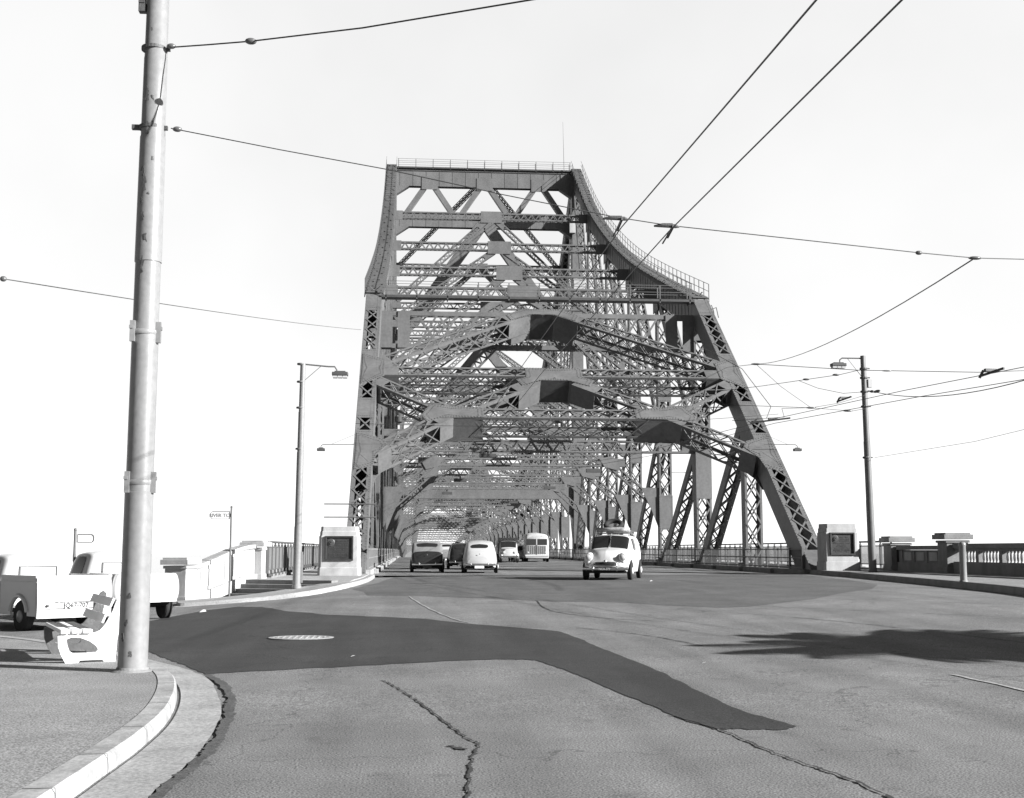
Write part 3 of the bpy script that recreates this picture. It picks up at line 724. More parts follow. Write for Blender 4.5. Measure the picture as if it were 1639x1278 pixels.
# roadside railings and outer fences
def railing(name, x, ya, yb, label, z0, m):
    r = empty(name, (x, ya, z0), 0, label, 'railing'); L = yb-ya
    mb = MB()
    for z in (.12, .58, 1.0): mb.box((0, L/2, z), (.06, L, .06))
    k = 0
    while k*.16 < min(L, 42): mb.box((0, k*.16, .56), (.016, .016, .85)); k += 1
    while k*.16 < L and k < 1400: mb.box((0, k*.16, .56), (.02, .02, .85)); k += 3
    mb.build('rail_panel', m, r)
    for i in range(90):
        if i*2.05 > L: break
        p = MB(); p.box((0, i*2.05, .52), (.09, .09, 1.1)); p.build('post', m, r)
railing('road_railing', -2.0+.08, 59.4, 250, 'steel railing between the left footway and the bridge road', .62, M['mesh'])
railing('road_railing', 18.92, 59.4, 250, 'steel railing along the right side of the bridge road', .62, M['rail'])
def outer_fence(name, pts, label, npost=999):
    o = empty(name, (pts[0][0], pts[0][1], pts[0][2]), 0, label, 'fence'); O = V(pts[0]); np_ = 0
    panel = MB(); rail = MB()
    for A, B in zip(pts[:-1], pts[1:]):
        A = V(A)-O; B = V(B)-O; T = (B-A); L = T.length; T /= L; Wd = T.cross(V((0, 0, 1)))
        rail.tube([A+V((0, 0, 1.32)), B+V((0, 0, 1.32))], .045, 8)
        for z in (1.12, .24): rail.bar(A+V((0, 0, z)), B+V((0, 0, z)), Wd, .04, .05)
        k = 0
        while k*.105 < L:
            if k*.105 > 50 and k % 3: k += 1; continue
            p = A+T*(k*.105); panel.bar(p+V((0, 0, .24)), p+V((0, 0, 1.12)), Wd, .012, .042); k += 1
        k = 0
        while k*1.35 <= L and np_ < 96:
            p = A+T*(k*1.35); q = MB(); q.bar(p, p+V((0, 0, 1.22)), Wd, .10, .09); q.bar(p+V((0, 0, .05)), p+V((0, 0, .05))+Wd*.22, T, .09, .10); q.box(p+V((0, 0, 1.26)), (.06, .06, .1)); q.build('post', M['rail'], o); k += 1; np_ += 1
    panel.build('bar_panel', M['mesh'], o); rail.build('top_rail', M['rail'], o, smooth=True)
    kb = MB()
    for A, B in zip(pts[:-1], pts[1:]): kb.bar(V(A)-O+V((0, 0, -.03)), V(B)-O+V((0, 0, -.03)), (0, 0, 1), .2, .3)
    kb.build('base_kerb', M['conc_dk'], o)
outer_fence('footway_fence', [(-5.45, 49.3, .58), (-5.45, 170, .58)], 'barred fence along the outer edge of the left footway')
outer_fence('footway_fence', [(22.5, 57.3, .66), (22.5, 170, .60)], 'barred fence along the outer edge of the right footway')

for o in [o for o in COL.objects if o.type == 'MESH' and o.parent is not None and o.parent.name.startswith(('road_railing', 'footway_fence'))]: bend(o)
# ================================================================== CONCRETE
def plinth(loc, w, d, h, label, right=True):
    o = empty('plinth', loc, 0, label, 'plinth')
    mb = MB()
    prof_ = [(1.03, 0), (1.02, .42*h/2.3), (.985, .45*h/2.3), (.975, h-.42), (.94, h-.40), (.93, h-.22), (.90, h-.20), (.89, h)]
    vs = []; fs = []
    for k, (s, z) in enumerate(prof_):
        hw = w/2*s; hd = d/2*s; c = .10
        ring = [(-hw+c, -hd), (hw-c, -hd), (hw, -hd+c), (hw, hd-c), (hw-c, hd), (-hw+c, hd), (-hw, hd-c), (-hw, -hd+c)]
        vs += [(x, y, z) for x, y in ring]
    for k in range(len(prof_)-1):
        for j in range(8): fs.append((k*8+j, k*8+(j+1) % 8, (k+1)*8+(j+1) % 8, (k+1)*8+j))
    fs.append(tuple((len(prof_)-1)*8+j for j in range(8)))
    mb.add(vs, fs); mb.build('block', M['conc'], o, bevel=.015)
    pw, ph, pz = w*.60, h*.42, h*.57; y = -d/2*.975
    f = MB(); t = .07
    f.box((0, y-.02, pz+ph/2+t/2), (pw+2*t, .13, t)); f.box((0, y-.02, pz-ph/2-t/2), (pw+2*t, .13, t))
    for s in (-1, 1): f.box((s*(pw/2+t/2), y-.02, pz), (t, .13, ph-.002))
    f.build('plaque_frame', M['bronze'], o, bevel=.01)
    p = MB(); p.box((0, y+.0, pz), (pw, .03, ph)); pl = p.build('plaque', M['bronze'], o)
    # raised seal and lines of small lettering
    e = MB(); cx = -pw*.34; cz = pz+ph*.27
    e.lathe([(.001, -.03), (.15, -.03), (.17, -.015), (.17, .0)], 20, (cx, y-.008, cz), 'y'); e.lathe([(.001, -.05), (.10, -.05), (.11, -.03)], 16, (cx, y-.008, cz), 'y')
    e.box((cx, y-.07, cz), (.05, .03, .15)); e.box((cx, y-.07, cz+.01), (.13, .03, .04))
    lines = [('STORY BRIDGE', .10, .30, .14), ('OPENED FOR TRAFFIC', .075, .16, .10)] if False else []
    for k, (ww, zz) in enumerate([(.46, .34), (.52, .25), (.50, .16), (.82, .04), (.44, -.05), (.50, -.14), (.82, -.25), (.80, -.32), (.60, -.39)]):
        off = pw*.13 if k < 3 else 0
        x0_ = off-pw*ww/2; n = max(5, int(pw*ww/.055))
        for j in range(n):
            if random.random() < .14: continue
            e.box((x0_+j*.055+.02, y-.022, pz+ph*zz), (.032+random.uniform(-.008, .008), .014, .045 if k < 3 else .034))
    e.build('raised_lettering', M['bronze_hi'], pl)
    return o
plinth((-3.0, 55.2, .42), 1.78, 1.5, 2.17, 'concrete plinth with bronze plaque at the left end of the bridge', False)
plinth((19.95, 57.3, .64), 1.72, 1.15, 2.15, 'concrete plinth with bronze plaque beside the right end post', True)

def pier(mb, x, y, z, w=.85, h=1.6, cap=.28, over=.14, rz=0):
    rot = Matrix.Rotation(rz, 3, 'Z')
    mb.box((x, y, z+.14), (w*1.10, w*1.10, .28), rot); mb.box((x, y, z+(h-cap)/2+.1), (w, w, h-cap-.2), rot)
    mb.box((x, y, z+h-cap-.05), (w*1.12, w*1.12, .1), rot); mb.box((x, y, z+h-cap/2), (w+2*over, w+2*over, cap*.7), rot); mb.box((x, y, z+h-.02), (w+over, w+over, .1), rot)
# right balustrade
BX = 22.5
bal = empty('balustrade', (BX, 55.2, .64), 0, 'weathered concrete balustrade with two capped piers along the right footpath', 'balustrade')
def rel(mb, o): mb.v = [tuple(V(p)-V(o)) for p in mb.v]; return mb
BO2 = (BX, 55.2, .64)
for k, (y, hh) in enumerate(((56.6, 1.58), (50.6, 1.66))):
    mb = MB(); pier(mb, BX, y, .60, .92, hh, .28, .16); rel(mb, BO2).build('pier', M['conc_dk'], bal, bevel=.012)
    if k == 0:
        mb = MB(); mb.box((BX, y-.475, 1.32), (.42, .03, .78)); rel(mb, BO2).build('plaque', M['bronze'], bal)
mb = MB(); mb.box((BX, 53.6, .82), (.42, 5.0, .44)); mb.box((BX, 53.6, 1.30), (.26, 5.0, .56)); mb.box((BX, 53.6, 1.68), (.50, 5.0, .18))
for i in range(4): mb.box((BX-.14, 51.55+i*1.37, 1.30), (.06, .16, .54))
rel(mb, BO2).build('panel_wall', M['conc_dk'], bal, bevel=.01)
for i in range(3):
    mb = MB(); mb.box((BX-.145, 52.23+i*1.37, 1.30), (.03, .80, .36)); rel(mb, BO2).build('recessed_panel', M['conc'], bal)
mb = MB(); mb.box((BX, 35.9, .86), (.46, 28.4, .50)); mb.box((BX, 35.9, 1.74), (.50, 28.4, .20)); mb.box((BX, 35.9, 1.59), (.32, 28.4, .1))
rel(mb, BO2).build('rail_and_base', M['conc_dk'], bal, bevel=.012)
def baluster():
    mb = MB(); mb.lathe([(.055, 0), (.055, .03), (.04, .05), (.062, .12), (.068, .2), (.05, .32), (.045, .38), (.055, .41), (.055, .44)], 8); return mb
b0 = baluster().build('baluster', M['conc'], bal, smooth=True)
yy = 49.75; first = True; cnt = 0
while yy > 31 and cnt < 72:
    for q in range(6):
        ob = b0 if first else b0.copy()
        if not first: COL.objects.link(ob)
        ob.parent = bal; first = False; ob.location = V((BX, yy, 1.10))-V(BO2); yy -= .27; cnt += 1
    yy -= .12
    mb = MB(); mb.box((BX, yy+.05, 1.32), (.30, .26, .44)); rel(mb, BO2).build('dividing_block', M['conc_dk'], bal); yy -= .24
# bollard in front of it
mb = MB(); mb.lathe([(.14, 0), (.13, .04), (.105, .06), (.10, 1.08), (.11, 1.10), (.11, 1.16), (.08, 1.2), (.02, 1.22)], 12)
o = mb.build('bollard', M['pole'], smooth=True); o.location = (16.75, 37.0, .62); tag(o, 'plain pale bollard post standing near the right kerb', 'bollard')

# left stair with its wall
st = empty('stairs', (-5.5, 48, -.2), 0, 'concrete steps climbing from the side street to the left footway', 'stairs')
for k in range(5):
    zt = .49-.155*k; e_ = V((.866, -.5, 0)); n_ = V((-.5, -.866, 0)); o_ = V((-5.95, 48.25, 0)); ex = .05*k
    a_ = o_-e_*(.3+ex); b_ = o_+e_*3.9; d_ = .42*(k+1)
    mb = MB(); mb.plate([a_+V((0, 0, zt)), b_+V((0, 0, zt)), b_+n_*d_+V((0, 0, zt)), a_+n_*d_+V((0, 0, zt))], (0, 0, -(zt+.75)+.002*k))
    mb.v = [tuple(V(p)-V((-5.5, 48, -.2))) for p in mb.v]; mb.build('step', M['conc_dk'], st, bevel=.01)
sw = empty('stair_wall', (-6.4, 46, 0), 0, 'pale panelled concrete wall sloping down beside the steps between two capped piers', 'wall')
WO = (-6.4, 46, 0)
mb = MB(); pier(mb, -5.9, 49.2, .40, .72, 1.52, .24, .13, R(-12)); rel(mb, WO).build('pier', M['conc'], sw, bevel=.012)['label'] = 'upper capped pier'
mb = MB(); pier(mb, -7.72, 43.6, -.25, .78, 1.55, .24, .12, R(-18)); rel(mb, WO).build('pier', M['conc'], sw, bevel=.012)['label'] = 'lower capped pier'
A = V((-7.60, 44.0, 0)); B = V((-6.02, 48.85, 0)); T = (B-A); L = T.length; T /= L; Wd = V((T.y, -T.x, 0))
def wallpt(s, z, o): return A+T*(s*L)+Wd*o+V((0, 0, z))
zb_ = lambda s: -.3+.55*sm(.0, 1., s); zt_ = lambda s: 1.02+.72*sm(-.1, .98, s)+.05*s
def wallslab(s0, s1, f0, f1, o0, o1, n=8):
    mb = MB()
    for i in range(n+1):
        s = s0+(s1-s0)*i/n
        mb.v += [tuple(wallpt(s, f0(s), o0)), tuple(wallpt(s, f1(s), o0)), tuple(wallpt(s, f1(s), o1)), tuple(wallpt(s, f0(s), o1))]
    for i in range(n):
        for j in range(4): mb.f.append((i*4+j, i*4+(j+1) % 4, (i+1)*4+(j+1) % 4, (i+1)*4+j)); mb.mi.append(0)
    mb.f.append((0, 1, 2, 3)); mb.f.append(tuple(n*4+j for j in (3, 2, 1, 0))); mb.mi += [0, 0]
    return rel(mb, WO)
wallslab(0, 1, zb_, lambda s: zt_(s)-.14, -.14, .14).build('wall_body', M['conc'], sw)
wallslab(-.02, 1.0, lambda s: zt_(s)-.138, zt_, -.22, .22).build('coping', M['conc'], sw)
wallslab(0, 1, zb_, lambda s: zb_(s)+.42, .142, .26).build('stair_kerb', M['conc'], sw)
for s0, s1 in ((.04, .10), (.14, .44), (.50, .92)):
    wallslab(s0, s1, lambda s: zb_(s)+.55, lambda s: zt_(s)-.28, .141, .165).build('raised_panel', M['conc'], sw)

# ================================================================== POLES AND LAMPS
def tpole(name, base, top, secs, m, label, cat, n=20):
    """stepped steel pole; secs = [(fraction, radius)]"""
    o = empty(name, base, 0, label, cat); b = V(base); t = V(top)-b
    mb = MB(); pts = []; rs = []
    for f, r in secs: pts.append(t*f); rs.append(r)
    mb.tube(pts, rs, n); mb.build('shaft', m, o, smooth=True); return o, t
np_, tv = tpole('tram_pole', (-3.33, 15.75, .09), (-3.30, 15.75, 10.6), [(0, .178), (.21, .174), (.2105, .166), (.40, .163), (.4005, .158), (.485, .156), (.4855, .166), (.60, .160), (.64, .158), (.6405, .150), (.74, .146), (.7405, .142), (1, .130)], M['pole'], 'tall thick painted steel tram pole standing on the near corner', 'pole', 32)
mb = MB(); mb.lathe([(.27, 0), (.25, .02), (.20, .04), (.185, .07)], 20, (0, 0, .03)); mb.build('foot', M['conc_dk'], np_, smooth=True)
for z, nm in ((2.33, 0), (4.2, 1)):
    mb = MB(); mb.lathe([(.172, z-.03), (.178, z-.02), (.178, z+.02), (.172, z+.03)], 28)
    for a in (-2.2, -.25): mb.box((.19*math.cos(a), .19*math.sin(a), z), (.06, .06, .26)); mb.box((.21*math.cos(a), .21*math.sin(a), z+.05), (.05, .05, .04))
    mb.build('clamp', M['pole'], np_, smooth=True)
for z in (6.85, 7.9):
    mb = MB(); mb.lathe([(.152, z-.025), (.162, z-.02), (.162, z+.02), (.152, z+.025)], 24)
    if z < 7: mb.box((-.19, -.02, z), (.10, .06, .06))
    mb.box((.17, -.02, z), (.07, .05, .05)); mb.build('wire_clamp', M['iron'], np_)
mb = MB(); mb.box((-.165, -.03, 8.72), (.08, .12, .46)); mb.box((-.16, -.03, 8.44), (.09, .10, .12)); mb.box((-.16, -.03, 9.0), (.09, .1, .12)); mb.build('switch_box', M['iron'], np_)
# peeled paint scars
mb = MB()
for (a, z, s, hh) in [(-1.75, 5.15, .018, .16), (-1.9, 4.98, .03, .05), (-1.85, 7.35, .025, .14), (-1.35, 7.3, .01, .05), (-1.95, 6.35, .03, .10), (-1.8, 6.2, .02, .16), (-2.0, 5.95, .015, .05), (-1.8, 5.75, .02, .08), (-1.55, 5.5, .012, .1), (-1.7, 6.9, .015, .12), (-1.3, 7.0, .012, .08), (-1.2, 6.5, .01, .05), (-1.9, .72, .03, .06), (-1.5, .35, .03, .05), (-2.1, .55, .02, .08), (-1.7, 1.05, .02, .06), (-1.45, 6.05, .01, .03), (-1.7, 8.2, .015, .04)]:
    r = (.178 if z < 2.3 else .165 if z < 4.3 else .160 if z < 5.2 else .1655 if z < 6.6 else .153)
    for k in range(5):
        aa = a+random.uniform(-.05, .05)*1.5; zz = z+random.uniform(-.5, .5)*hh
        c, s_ = math.cos(aa), math.sin(aa); rot = Matrix.Rotation(aa, 3, 'Z')
        mb.box(((r)*c, (r)*s_, zz-.09), (.006, s*random.uniform(.5, 1.4), hh*random.uniform(.3, .8)), rot @ Matrix.Rotation(random.uniform(-.4, .4), 3, 'X'))
mb.build('paint_scars', M['iron'], np_)

def lamp_head(o, x, z, w=.58, sx=1):
    mb = MB(); mb.box((x, 0, z+.03), (w, .34, .13)); mb.box((x, 0, z+.11), (w*.7, .2, .06)); lh = mb.build('lamp_hood', M['steel_dk'], o, bevel=.02)
    mb = MB()
    for k in range(3): mb.box((x-w*.31+k*w*.31, 0, z-.075), (w*.27, .28, .08))
    mb.build('lamp_lens', M['lens'], lh)
p1, tv = tpole('street_lamp', (-4.0, 45.6, .22), (-3.93, 45.6, 8.35), [(0, .17), (.012, .17), (.013, .15), (.27, .145), (.2705, .135), (.6, .13), (.6005, .12), (.78, .115), (.7805, .105), (1, .095)], M['pole'], 'pale steel lamp pole beside the left kerb with its arm over the road', 'street lamp')
mb = MB(); mb.tube([(.07, 0, 8.1), (1.0, 0, 8.02), (1.22, 0, 8.02), (1.3, 0, 7.9), (1.3, 0, 7.8)], .028, 8); mb.tube([(.08, 0, 7.45), (.72, 0, 8.03)], .012, 6)
for z in (8.1, 7.45, 6.5, 5.0): mb.lathe([(.14, z-.03), (.145, z), (.14, z+.03)], 12)
mb.build('arm', M['rail'], p1, smooth=True); lamp_head(p1, 1.42, 7.72)
mb = MB(); mb.box((.17, -.02, .75), (.08, .12, 1.1)); mb.build('cable_duct', M['pole'], p1)
p2, tv = tpole('street_lamp', (19.62, 52.1, .62), (19.50, 52.1, 9.93), [(0, .19), (.012, .19), (.013, .165), (.33, .155), (.3305, .148), (.6, .14), (.6005, .13), (1, .11)], M['poledk'], 'dark lamp and tram pole on the right footpath beside the plinth', 'street lamp')
t2 = V((-.12, 0, 9.31))
mb = MB(); mb.tube([(-.15, 0, 9.2), (-1.05, 0, 9.2), (-1.15, 0, 9.12), (-1.15, 0, 8.95)], .03, 8); mb.tube([(-.2, 0, 8.4), (-.8, 0, 9.18)], .012, 6); mb.build('arm', M['rail'], p2, smooth=True)
lamp_head(p2, -1.22, 8.87, .64)
mb = MB()
for z in (8.75, 8.35, 7.75, 7.1, 4.9): mb.lathe([(.16, z-.04), (.17, z), (.16, z+.04)], 12, (-.11, 0, 0)); mb.box((.05, -.05, z), (.18, .06, .05))
mb.build('wire_clamp', M['iron'], p2)
mb = MB(); mb.box((.12, -.03, 8.1), (.16, .2, .36)); mb.build('switch_box', M['lens'], p2)
# small lamps on brackets along the outside of the bridge
def bracket(x, y, z, s, label):
    o = empty('bracket_lamp', (x, y, z), 0, label, 'bracket lamp', 'bracket lamps on the bridge')
    mb = MB(); mb.tube([(0, 0, .3), (s*1.75, 0, .28), (s*1.85, 0, .2), (s*1.85, 0, .05)], .022, 6); mb.tube([(0, 0, .85), (s*1.3, 0, .3)], .008, 5); mb.build('arm', M['rail'], o)
    mb = MB(); mb.box((s*1.85, 0, 0), (.42, .3, .14)); mb.box((s*1.85, 0, .09), (.25, .15, .06)); mb.build('lamp_hood', M['steel_dk'], o, bevel=.015)
bracket(-2.9, 67.2, 6.9, -1, 'bracket lamp reaching out from the left end post')
bracket(19.2, 66.5, 7.0, 1, 'bracket lamp reaching out from the right end post')
bracket(19.9, 95, 7.2, 1, 'smaller bracket lamp farther along the right truss')
for i, (x, y, z, lab) in enumerate([(5.1, 82.0, 7.75, 'lamp hung under the low strut behind the portal, left of centre'), (14.7, 82.0, 9.2, 'lamp hung near the right knee behind the portal'), (4.3, 107.2, 7.5, 'lamp hung under the third strut, left of centre'), (14.0, 94.8, 7.6, 'lamp hung under the second strut, right of centre'), (3.9, 132, 7.5, 'lamp hung under the fifth strut, left of centre'), (13.4, 119.6, 7.5, 'lamp hung under the fourth strut, right of centre'), (3.6, 157, 7.5, 'lamp hung beyond the tower beam, left of centre'), (13.0, 157, 7.5, 'lamp hung beyond the tower beam, right of centre')]):
    mb = MB(); mb.box((0, 0, 0), (1.1, .5, .26)); mb.box((0, 0, .2), (.12, .12, .3)); o = mb.build('hanging_lamp', M['steel_dk']); o.location = (x, y, z); tag(o, lab, 'hanging lamp', 'lamps hung under the bridge struts')

# street signs
def sign(loc, h, s, w, hh, z, label, txt=None):
    o = empty('street_sign', loc, 0, label, 'street sign')
    mb = MB(); mb.tube([(0, 0, 0), (0, 0, h)], .035, 10); mb.ball((0, 0, h), .045); mb.build('post', M['poledk'], o, smooth=True)
    r = hh/2; pts = [(.06*s, z-r), (s*(w-r*.6), z-r), (s*(w-r*.2), z-r*.8), (s*w, z-r*.35), (s*w, z+r*.35), (s*(w-r*.2), z+r*.8), (s*(w-r*.6), z+r), (.06*s, z+r)]
    mb = MB(); mb.prism(pts, 'y', -.008, .008); bl = mb.build('blade', M['signw'], o)
    fr = MB()
    for a, b in zip(pts, pts[1:]+pts[:1]): fr.bar((a[0], 0, a[1]), (b[0], 0, b[1]), (0, 1, 0), .03, .022)
    fr.build('rim', M['rail'], bl)
    if txt:
        t = MB(); lettering(t, txt, .17, (s*w*.52, -.012, z-.01), (1, 0, 0), (0, 0, 1), .002); t.build('lettering', M['mesh'], bl)
    return o
sign((-6.25, 44.8, -.18), 3.27, -1, .72, .26, 2.98, 'pole sign with a white blade pointing left before the stair wall', 'RIVER TCE')
sign((-8.4, 32.5, -.1), 2.2, 1, .46, .20, 1.98, 'small pole sign with white blade rising behind the parked utility', None)

# ================================================================== WIRES
def sag(A, B, s=.1, n=14):
    A = V(A); B = V(B); return [A+(B-A)*(i/n)-V((0, 0, s*4*(i/n)*(1-i/n))) for i in range(n+1)]
def wire(pts, r, label, ins=None, name='overhead_wire', cat='wire', group='overhead wires'):
    o = empty(name, pts[0], 0, label, cat, group); O = V(pts[0])
    mb = MB(); mb.tube([V(p)-O for p in pts], r, 5); mb.build('cable', M['wire'], o, smooth='all')
    for k, (p, s) in enumerate(ins or []):
        mb = MB(); mb.ball(V(p)-O, s if isinstance(s, tuple) else (s, s, s)); mb.build('insulator', M['porc'], o, smooth='all')
    return o
wire([(-3.15, 15.7, 8.0), (-2.6, 15.35, 7.91), (-2.01, 15.0, 7.83), (-.6, 14.0, 7.62), (1.29, 12.5, 7.36), (4.0, 10.4, 7.4), (9, 6.5, 7.9)], .010, 'upper span wire with an insulator leaving the near pole', [((-2.01, 15.0, 7.83), (.075, .05, .04)), ((-3.1, 15.65, 8.0), (.06, .04, .035))])
wire([(-3.08, 15.7, 6.93), (-1.7, 15.75, 6.7), (-.33, 15.8, 6.49), (1.2, 15.85, 6.2), (2.67, 15.9, 5.95), (3.4, 16.0, 5.88), (5.2, 16.1, 5.75), (6.94, 16.3, 5.65), (7.83, 16.5, 5.64), (10.5, 17.0, 5.75), (14.5, 17.8, 6.0)], .007, 'span wire from the near pole carrying the two trolley wires', [((6.94, 16.3, 5.65), (.05, .03, .03)), ((-3.0, 15.7, 6.92), (.06, .04, .035))])
wire([(2.2, -4, 5.2), (2.76, 8, 5.36), (2.75, 15.9, 5.82), (2.6, 30, 5.9), (2.5, 48, 5.95), (2.5, 81.8, 6.9), (2.5, 144, 6.8)], .0085, 'left trolley wire running down the road on to the bridge')
wire([(2.9, -4, 5.4), (3.49, 8.3, 5.52), (3.4, 16.0, 5.80), (3.2, 30, 5.9), (3.1, 48, 5.95), (3.1, 81.8, 6.9), (3.1, 144, 6.8)], .0085, 'right trolley wire running down the road on to the bridge')
def hanger(loc, rz, label):
    o = empty('trolley_wire_hanger', loc, rz, label, 'wire hanger', 'trolley wire hangers')
    mb = MB(); mb.tube([(-.20, 0, .03), (-.10, 0, .04), (.09, 0, .03), (.14, 0, .02)], [.012, .028, .028, .01], 8); mb.box((-.02, 0, .05), (.14, .03, .035)); mb.build('bracket', M['iron'], o)
    mb = MB(); mb.bar((.05, -.05, .02), (.02, .26, -.05), (1, 0, 0), .022, .045); mb.tube([(.02, .2, -.03), (-.01, .5, -.08)], .012, 6); mb.build('wire_clip', M['iron'], o)
hanger((2.70, 15.9, 5.90), R(-3), 'left of the two dark hangers on the near span wire')
hanger((3.40, 16.0, 5.84), R(-3), 'right of the two dark hangers on the near span wire')
wire(sag((-7.09, 22, 6.28), (-3.0, 74, 14.62), .1), .010, 'long thin wire from the left edge up to the bridge portal', [((-7.09, 22, 6.28), (.06, .05, .05))])
J1 = (7.83, 16.5, 5.64); J2 = (13.61, 48, 8.89)
wire(sag(J1, J2, .35), .010, 'wire sloping from the near span back to the portal junction', [(J1, (.10, .04, .025)), (J2, (.2, .08, .04))])
wire(sag(J2, (19.6, 76, 12.9), .0), .012, 'short wire from the junction to the right end post')
wire([J2, (17.0, 46, 8.4), (20.79, 44, 8.08), (22.6, 43.5, 8.1)], .013, 'wire across the lamp pole towards the right edge', [((17.9, 45.4, 8.3), (.2, .03, .03))])
wire([(14.98-.2, 60, 9.3), (16.67, 58, 9.35), (18.79, 53, 9.23), (19.5, 52.1, 9.35)], .013, 'wire with two insulators ending at the right lamp pole', [((17.9, 55, 9.28), (.16, .08, .05)), ((18.7, 53.3, 9.26), (.16, .08, .05))])
wire([(17.7, 55.4, 9.27), (18.1, 54, 8.75), (18.9, 53, 8.4), (19.5, 52.1, 8.36)], .011, 'slack looped wire left of the right lamp pole')
wire(sag((19.7, 52.1, 8.42), (17.2, 32, 6.35), .45), .016, 'dark sagging cable from the lamp pole to the right edge', [((19.63, 51.5, 8.305), (.10, .12, .06)), ((19.53, 50.7, 8.205), (.10, .35, .06))])
wire([(2.5+7.0, 81.8, 6.9), (10.9, 60, 6.2), (11.79, 41, 5.88), (13.3, 32.5, 5.87), (14.36, 28, 5.86), (16.2, 20, 5.9), (20, 8, 6)], .010, 'upper of the curving trolley wires at the right')
wire([(2.5+7.6, 81.8, 6.8), (11.5, 60, 6.1), (12.22, 41, 5.82), (13.7, 32.5, 5.70), (14.9, 28, 5.66), (16.9, 20, 5.7), (20.8, 8, 5.8)], .010, 'lower of the curving trolley wires at the right')
wire([(10.9, 41.5, 5.95), (12.4, 40.5, 5.98), (14.0, 46, 6.9), (15.79, 48, 7.17), (17.6, 50, 7.6), (19.5, 52, 8.2)], .010, 'thin stay wire below the lamp arm', [((15.79, 48, 7.17), (.22, .07, .04))])
wire([J2, (14.6, 48, 8.0), (15.79, 48, 7.17)], .009, 'thin wire dropping from the junction')
wire([(12.6, 50, 7.5), (15.79, 48, 7.17), (18.4, 50.6, 7.35), (19.5, 52, 7.62)], .011, 'thin pull wire across to the lamp pole', [((18.1, 50.3, 7.33), (.22, .05, .05))])
wire([(19.83, 52, 5.51), (21.5, 46, 5.7), (22.2, 36, 6.1)], .009, 'faint wire leaving the lamp pole at mid height')
wire([(11.9, 50, 9.9), (12.5, 46, 8.4), (12.4, 42, 6.5), (11.95, 41, 6.0)], .012, 'feeder wire hanging down beside the end post')
for loc, lab in (((11.9, 41, 5.9), 'dark trolley hanger in front of the right end post'), ((14.1, 29.5, 5.92), 'dark trolley hanger near the right edge'), ((16.1, 45.5, 7.2), 'small hanger left of the right lamp pole')):
    o = empty('trolley_wire_hanger', loc, R(8), lab, 'wire hanger', 'trolley wire hangers')
    mb = MB(); w_ = .9 if loc[0] < 13 else .22; mb.bar((-w_*.6, 0, -.08), (w_*.7, -.6, .05), (0, 0, 1), .05, .06); mb.bar((-w_*.6, 0, -.12), (-w_*.35, -.1, .06), (0, 0, 1), .05, .05); mb.box((w_*.2, -.2, .05), (.3, .1, .07)); mb.build('bracket', M['iron'], o)
wire(sag((-2.9, 66, 8.2), (19.9, 66, 8.9), .35), .012, 'span wire across the portal between the end posts')

# ================================================================== BENCH
bo = empty('park_bench', (-4.55, 16.95, .125), 0, 'white slatted park bench with cast side frames behind the near pole', 'bench')
ud = V((.93, .36, 0)).normalized(); ld = V((-.36, .93, 0)).normalized()
outer = [(0, .36), (.01, .22), (.05, .11), (.11, 0), (.26, 0), (.29, .035), (.57, .035), (.60, 0), (.74, 0), (.735, .06), (.75, .3), (.80, .6), (.84, .84), (.80, .88), (.75, .85), (.68, .66), (.60, .50), (.53, .42), (.46, .385), (.2, .375), (.05, .385)]
hole = [(.11, .31), (.17, .335), (.29, .325), (.40, .28), (.48, .22), (.515, .17), (.485, .135), (.35, .125), (.2, .125), (.15, .16), (.12, .24)]
topp = [(0, .36), (.05, .385), (.2, .375), (.46, .385), (.53, .42), (.6, .5), (.68, .66), (.75, .85), (.8, .88), (.84, .84), (.8, .6), (.75, .3), (.515, .17), (.48, .22), (.40, .28), (.29, .325), (.17, .335), (.11, .31)]
botp = [(0, .36), (.11, .31), (.12, .24), (.15, .16), (.2, .125), (.35, .125), (.485, .135), (.515, .17), (.75, .3), (.735, .06), (.74, 0), (.6, 0), (.57, .035), (.29, .035), (.26, 0), (.11, 0), (.05, .11), (.01, .22)]
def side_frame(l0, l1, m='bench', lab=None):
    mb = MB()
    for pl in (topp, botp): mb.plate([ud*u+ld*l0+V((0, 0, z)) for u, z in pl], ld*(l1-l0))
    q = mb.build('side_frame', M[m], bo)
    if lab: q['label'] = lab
side_frame(0, .07); side_frame(1.75, 1.82, 'iron', 'far side frame with shade put into its colour')  # far frame coloured dark in place of the shade on it
for u in (.03, .17, .31):
    mb = MB(); mb.bar(ud*(u+.055)+ld*-.06+V((0, 0, .412)), ud*(u+.055)+ld*1.88+V((0, 0, .412)), ud, .112, .05); mb.build('seat_slat', M['bench'], bo, bevel=.006)
for u, z in ((.565, .57), (.66, .78)):
    q = V((0, 0, 1))*.92+ud*.38; mb = MB(); mb.bar(ud*u+ld*-.06+V((0, 0, z)), ud*u+ld*1.88+V((0, 0, z)), q, .12, .03); mb.build('back_slat', M['bench'], bo, bevel=.006)

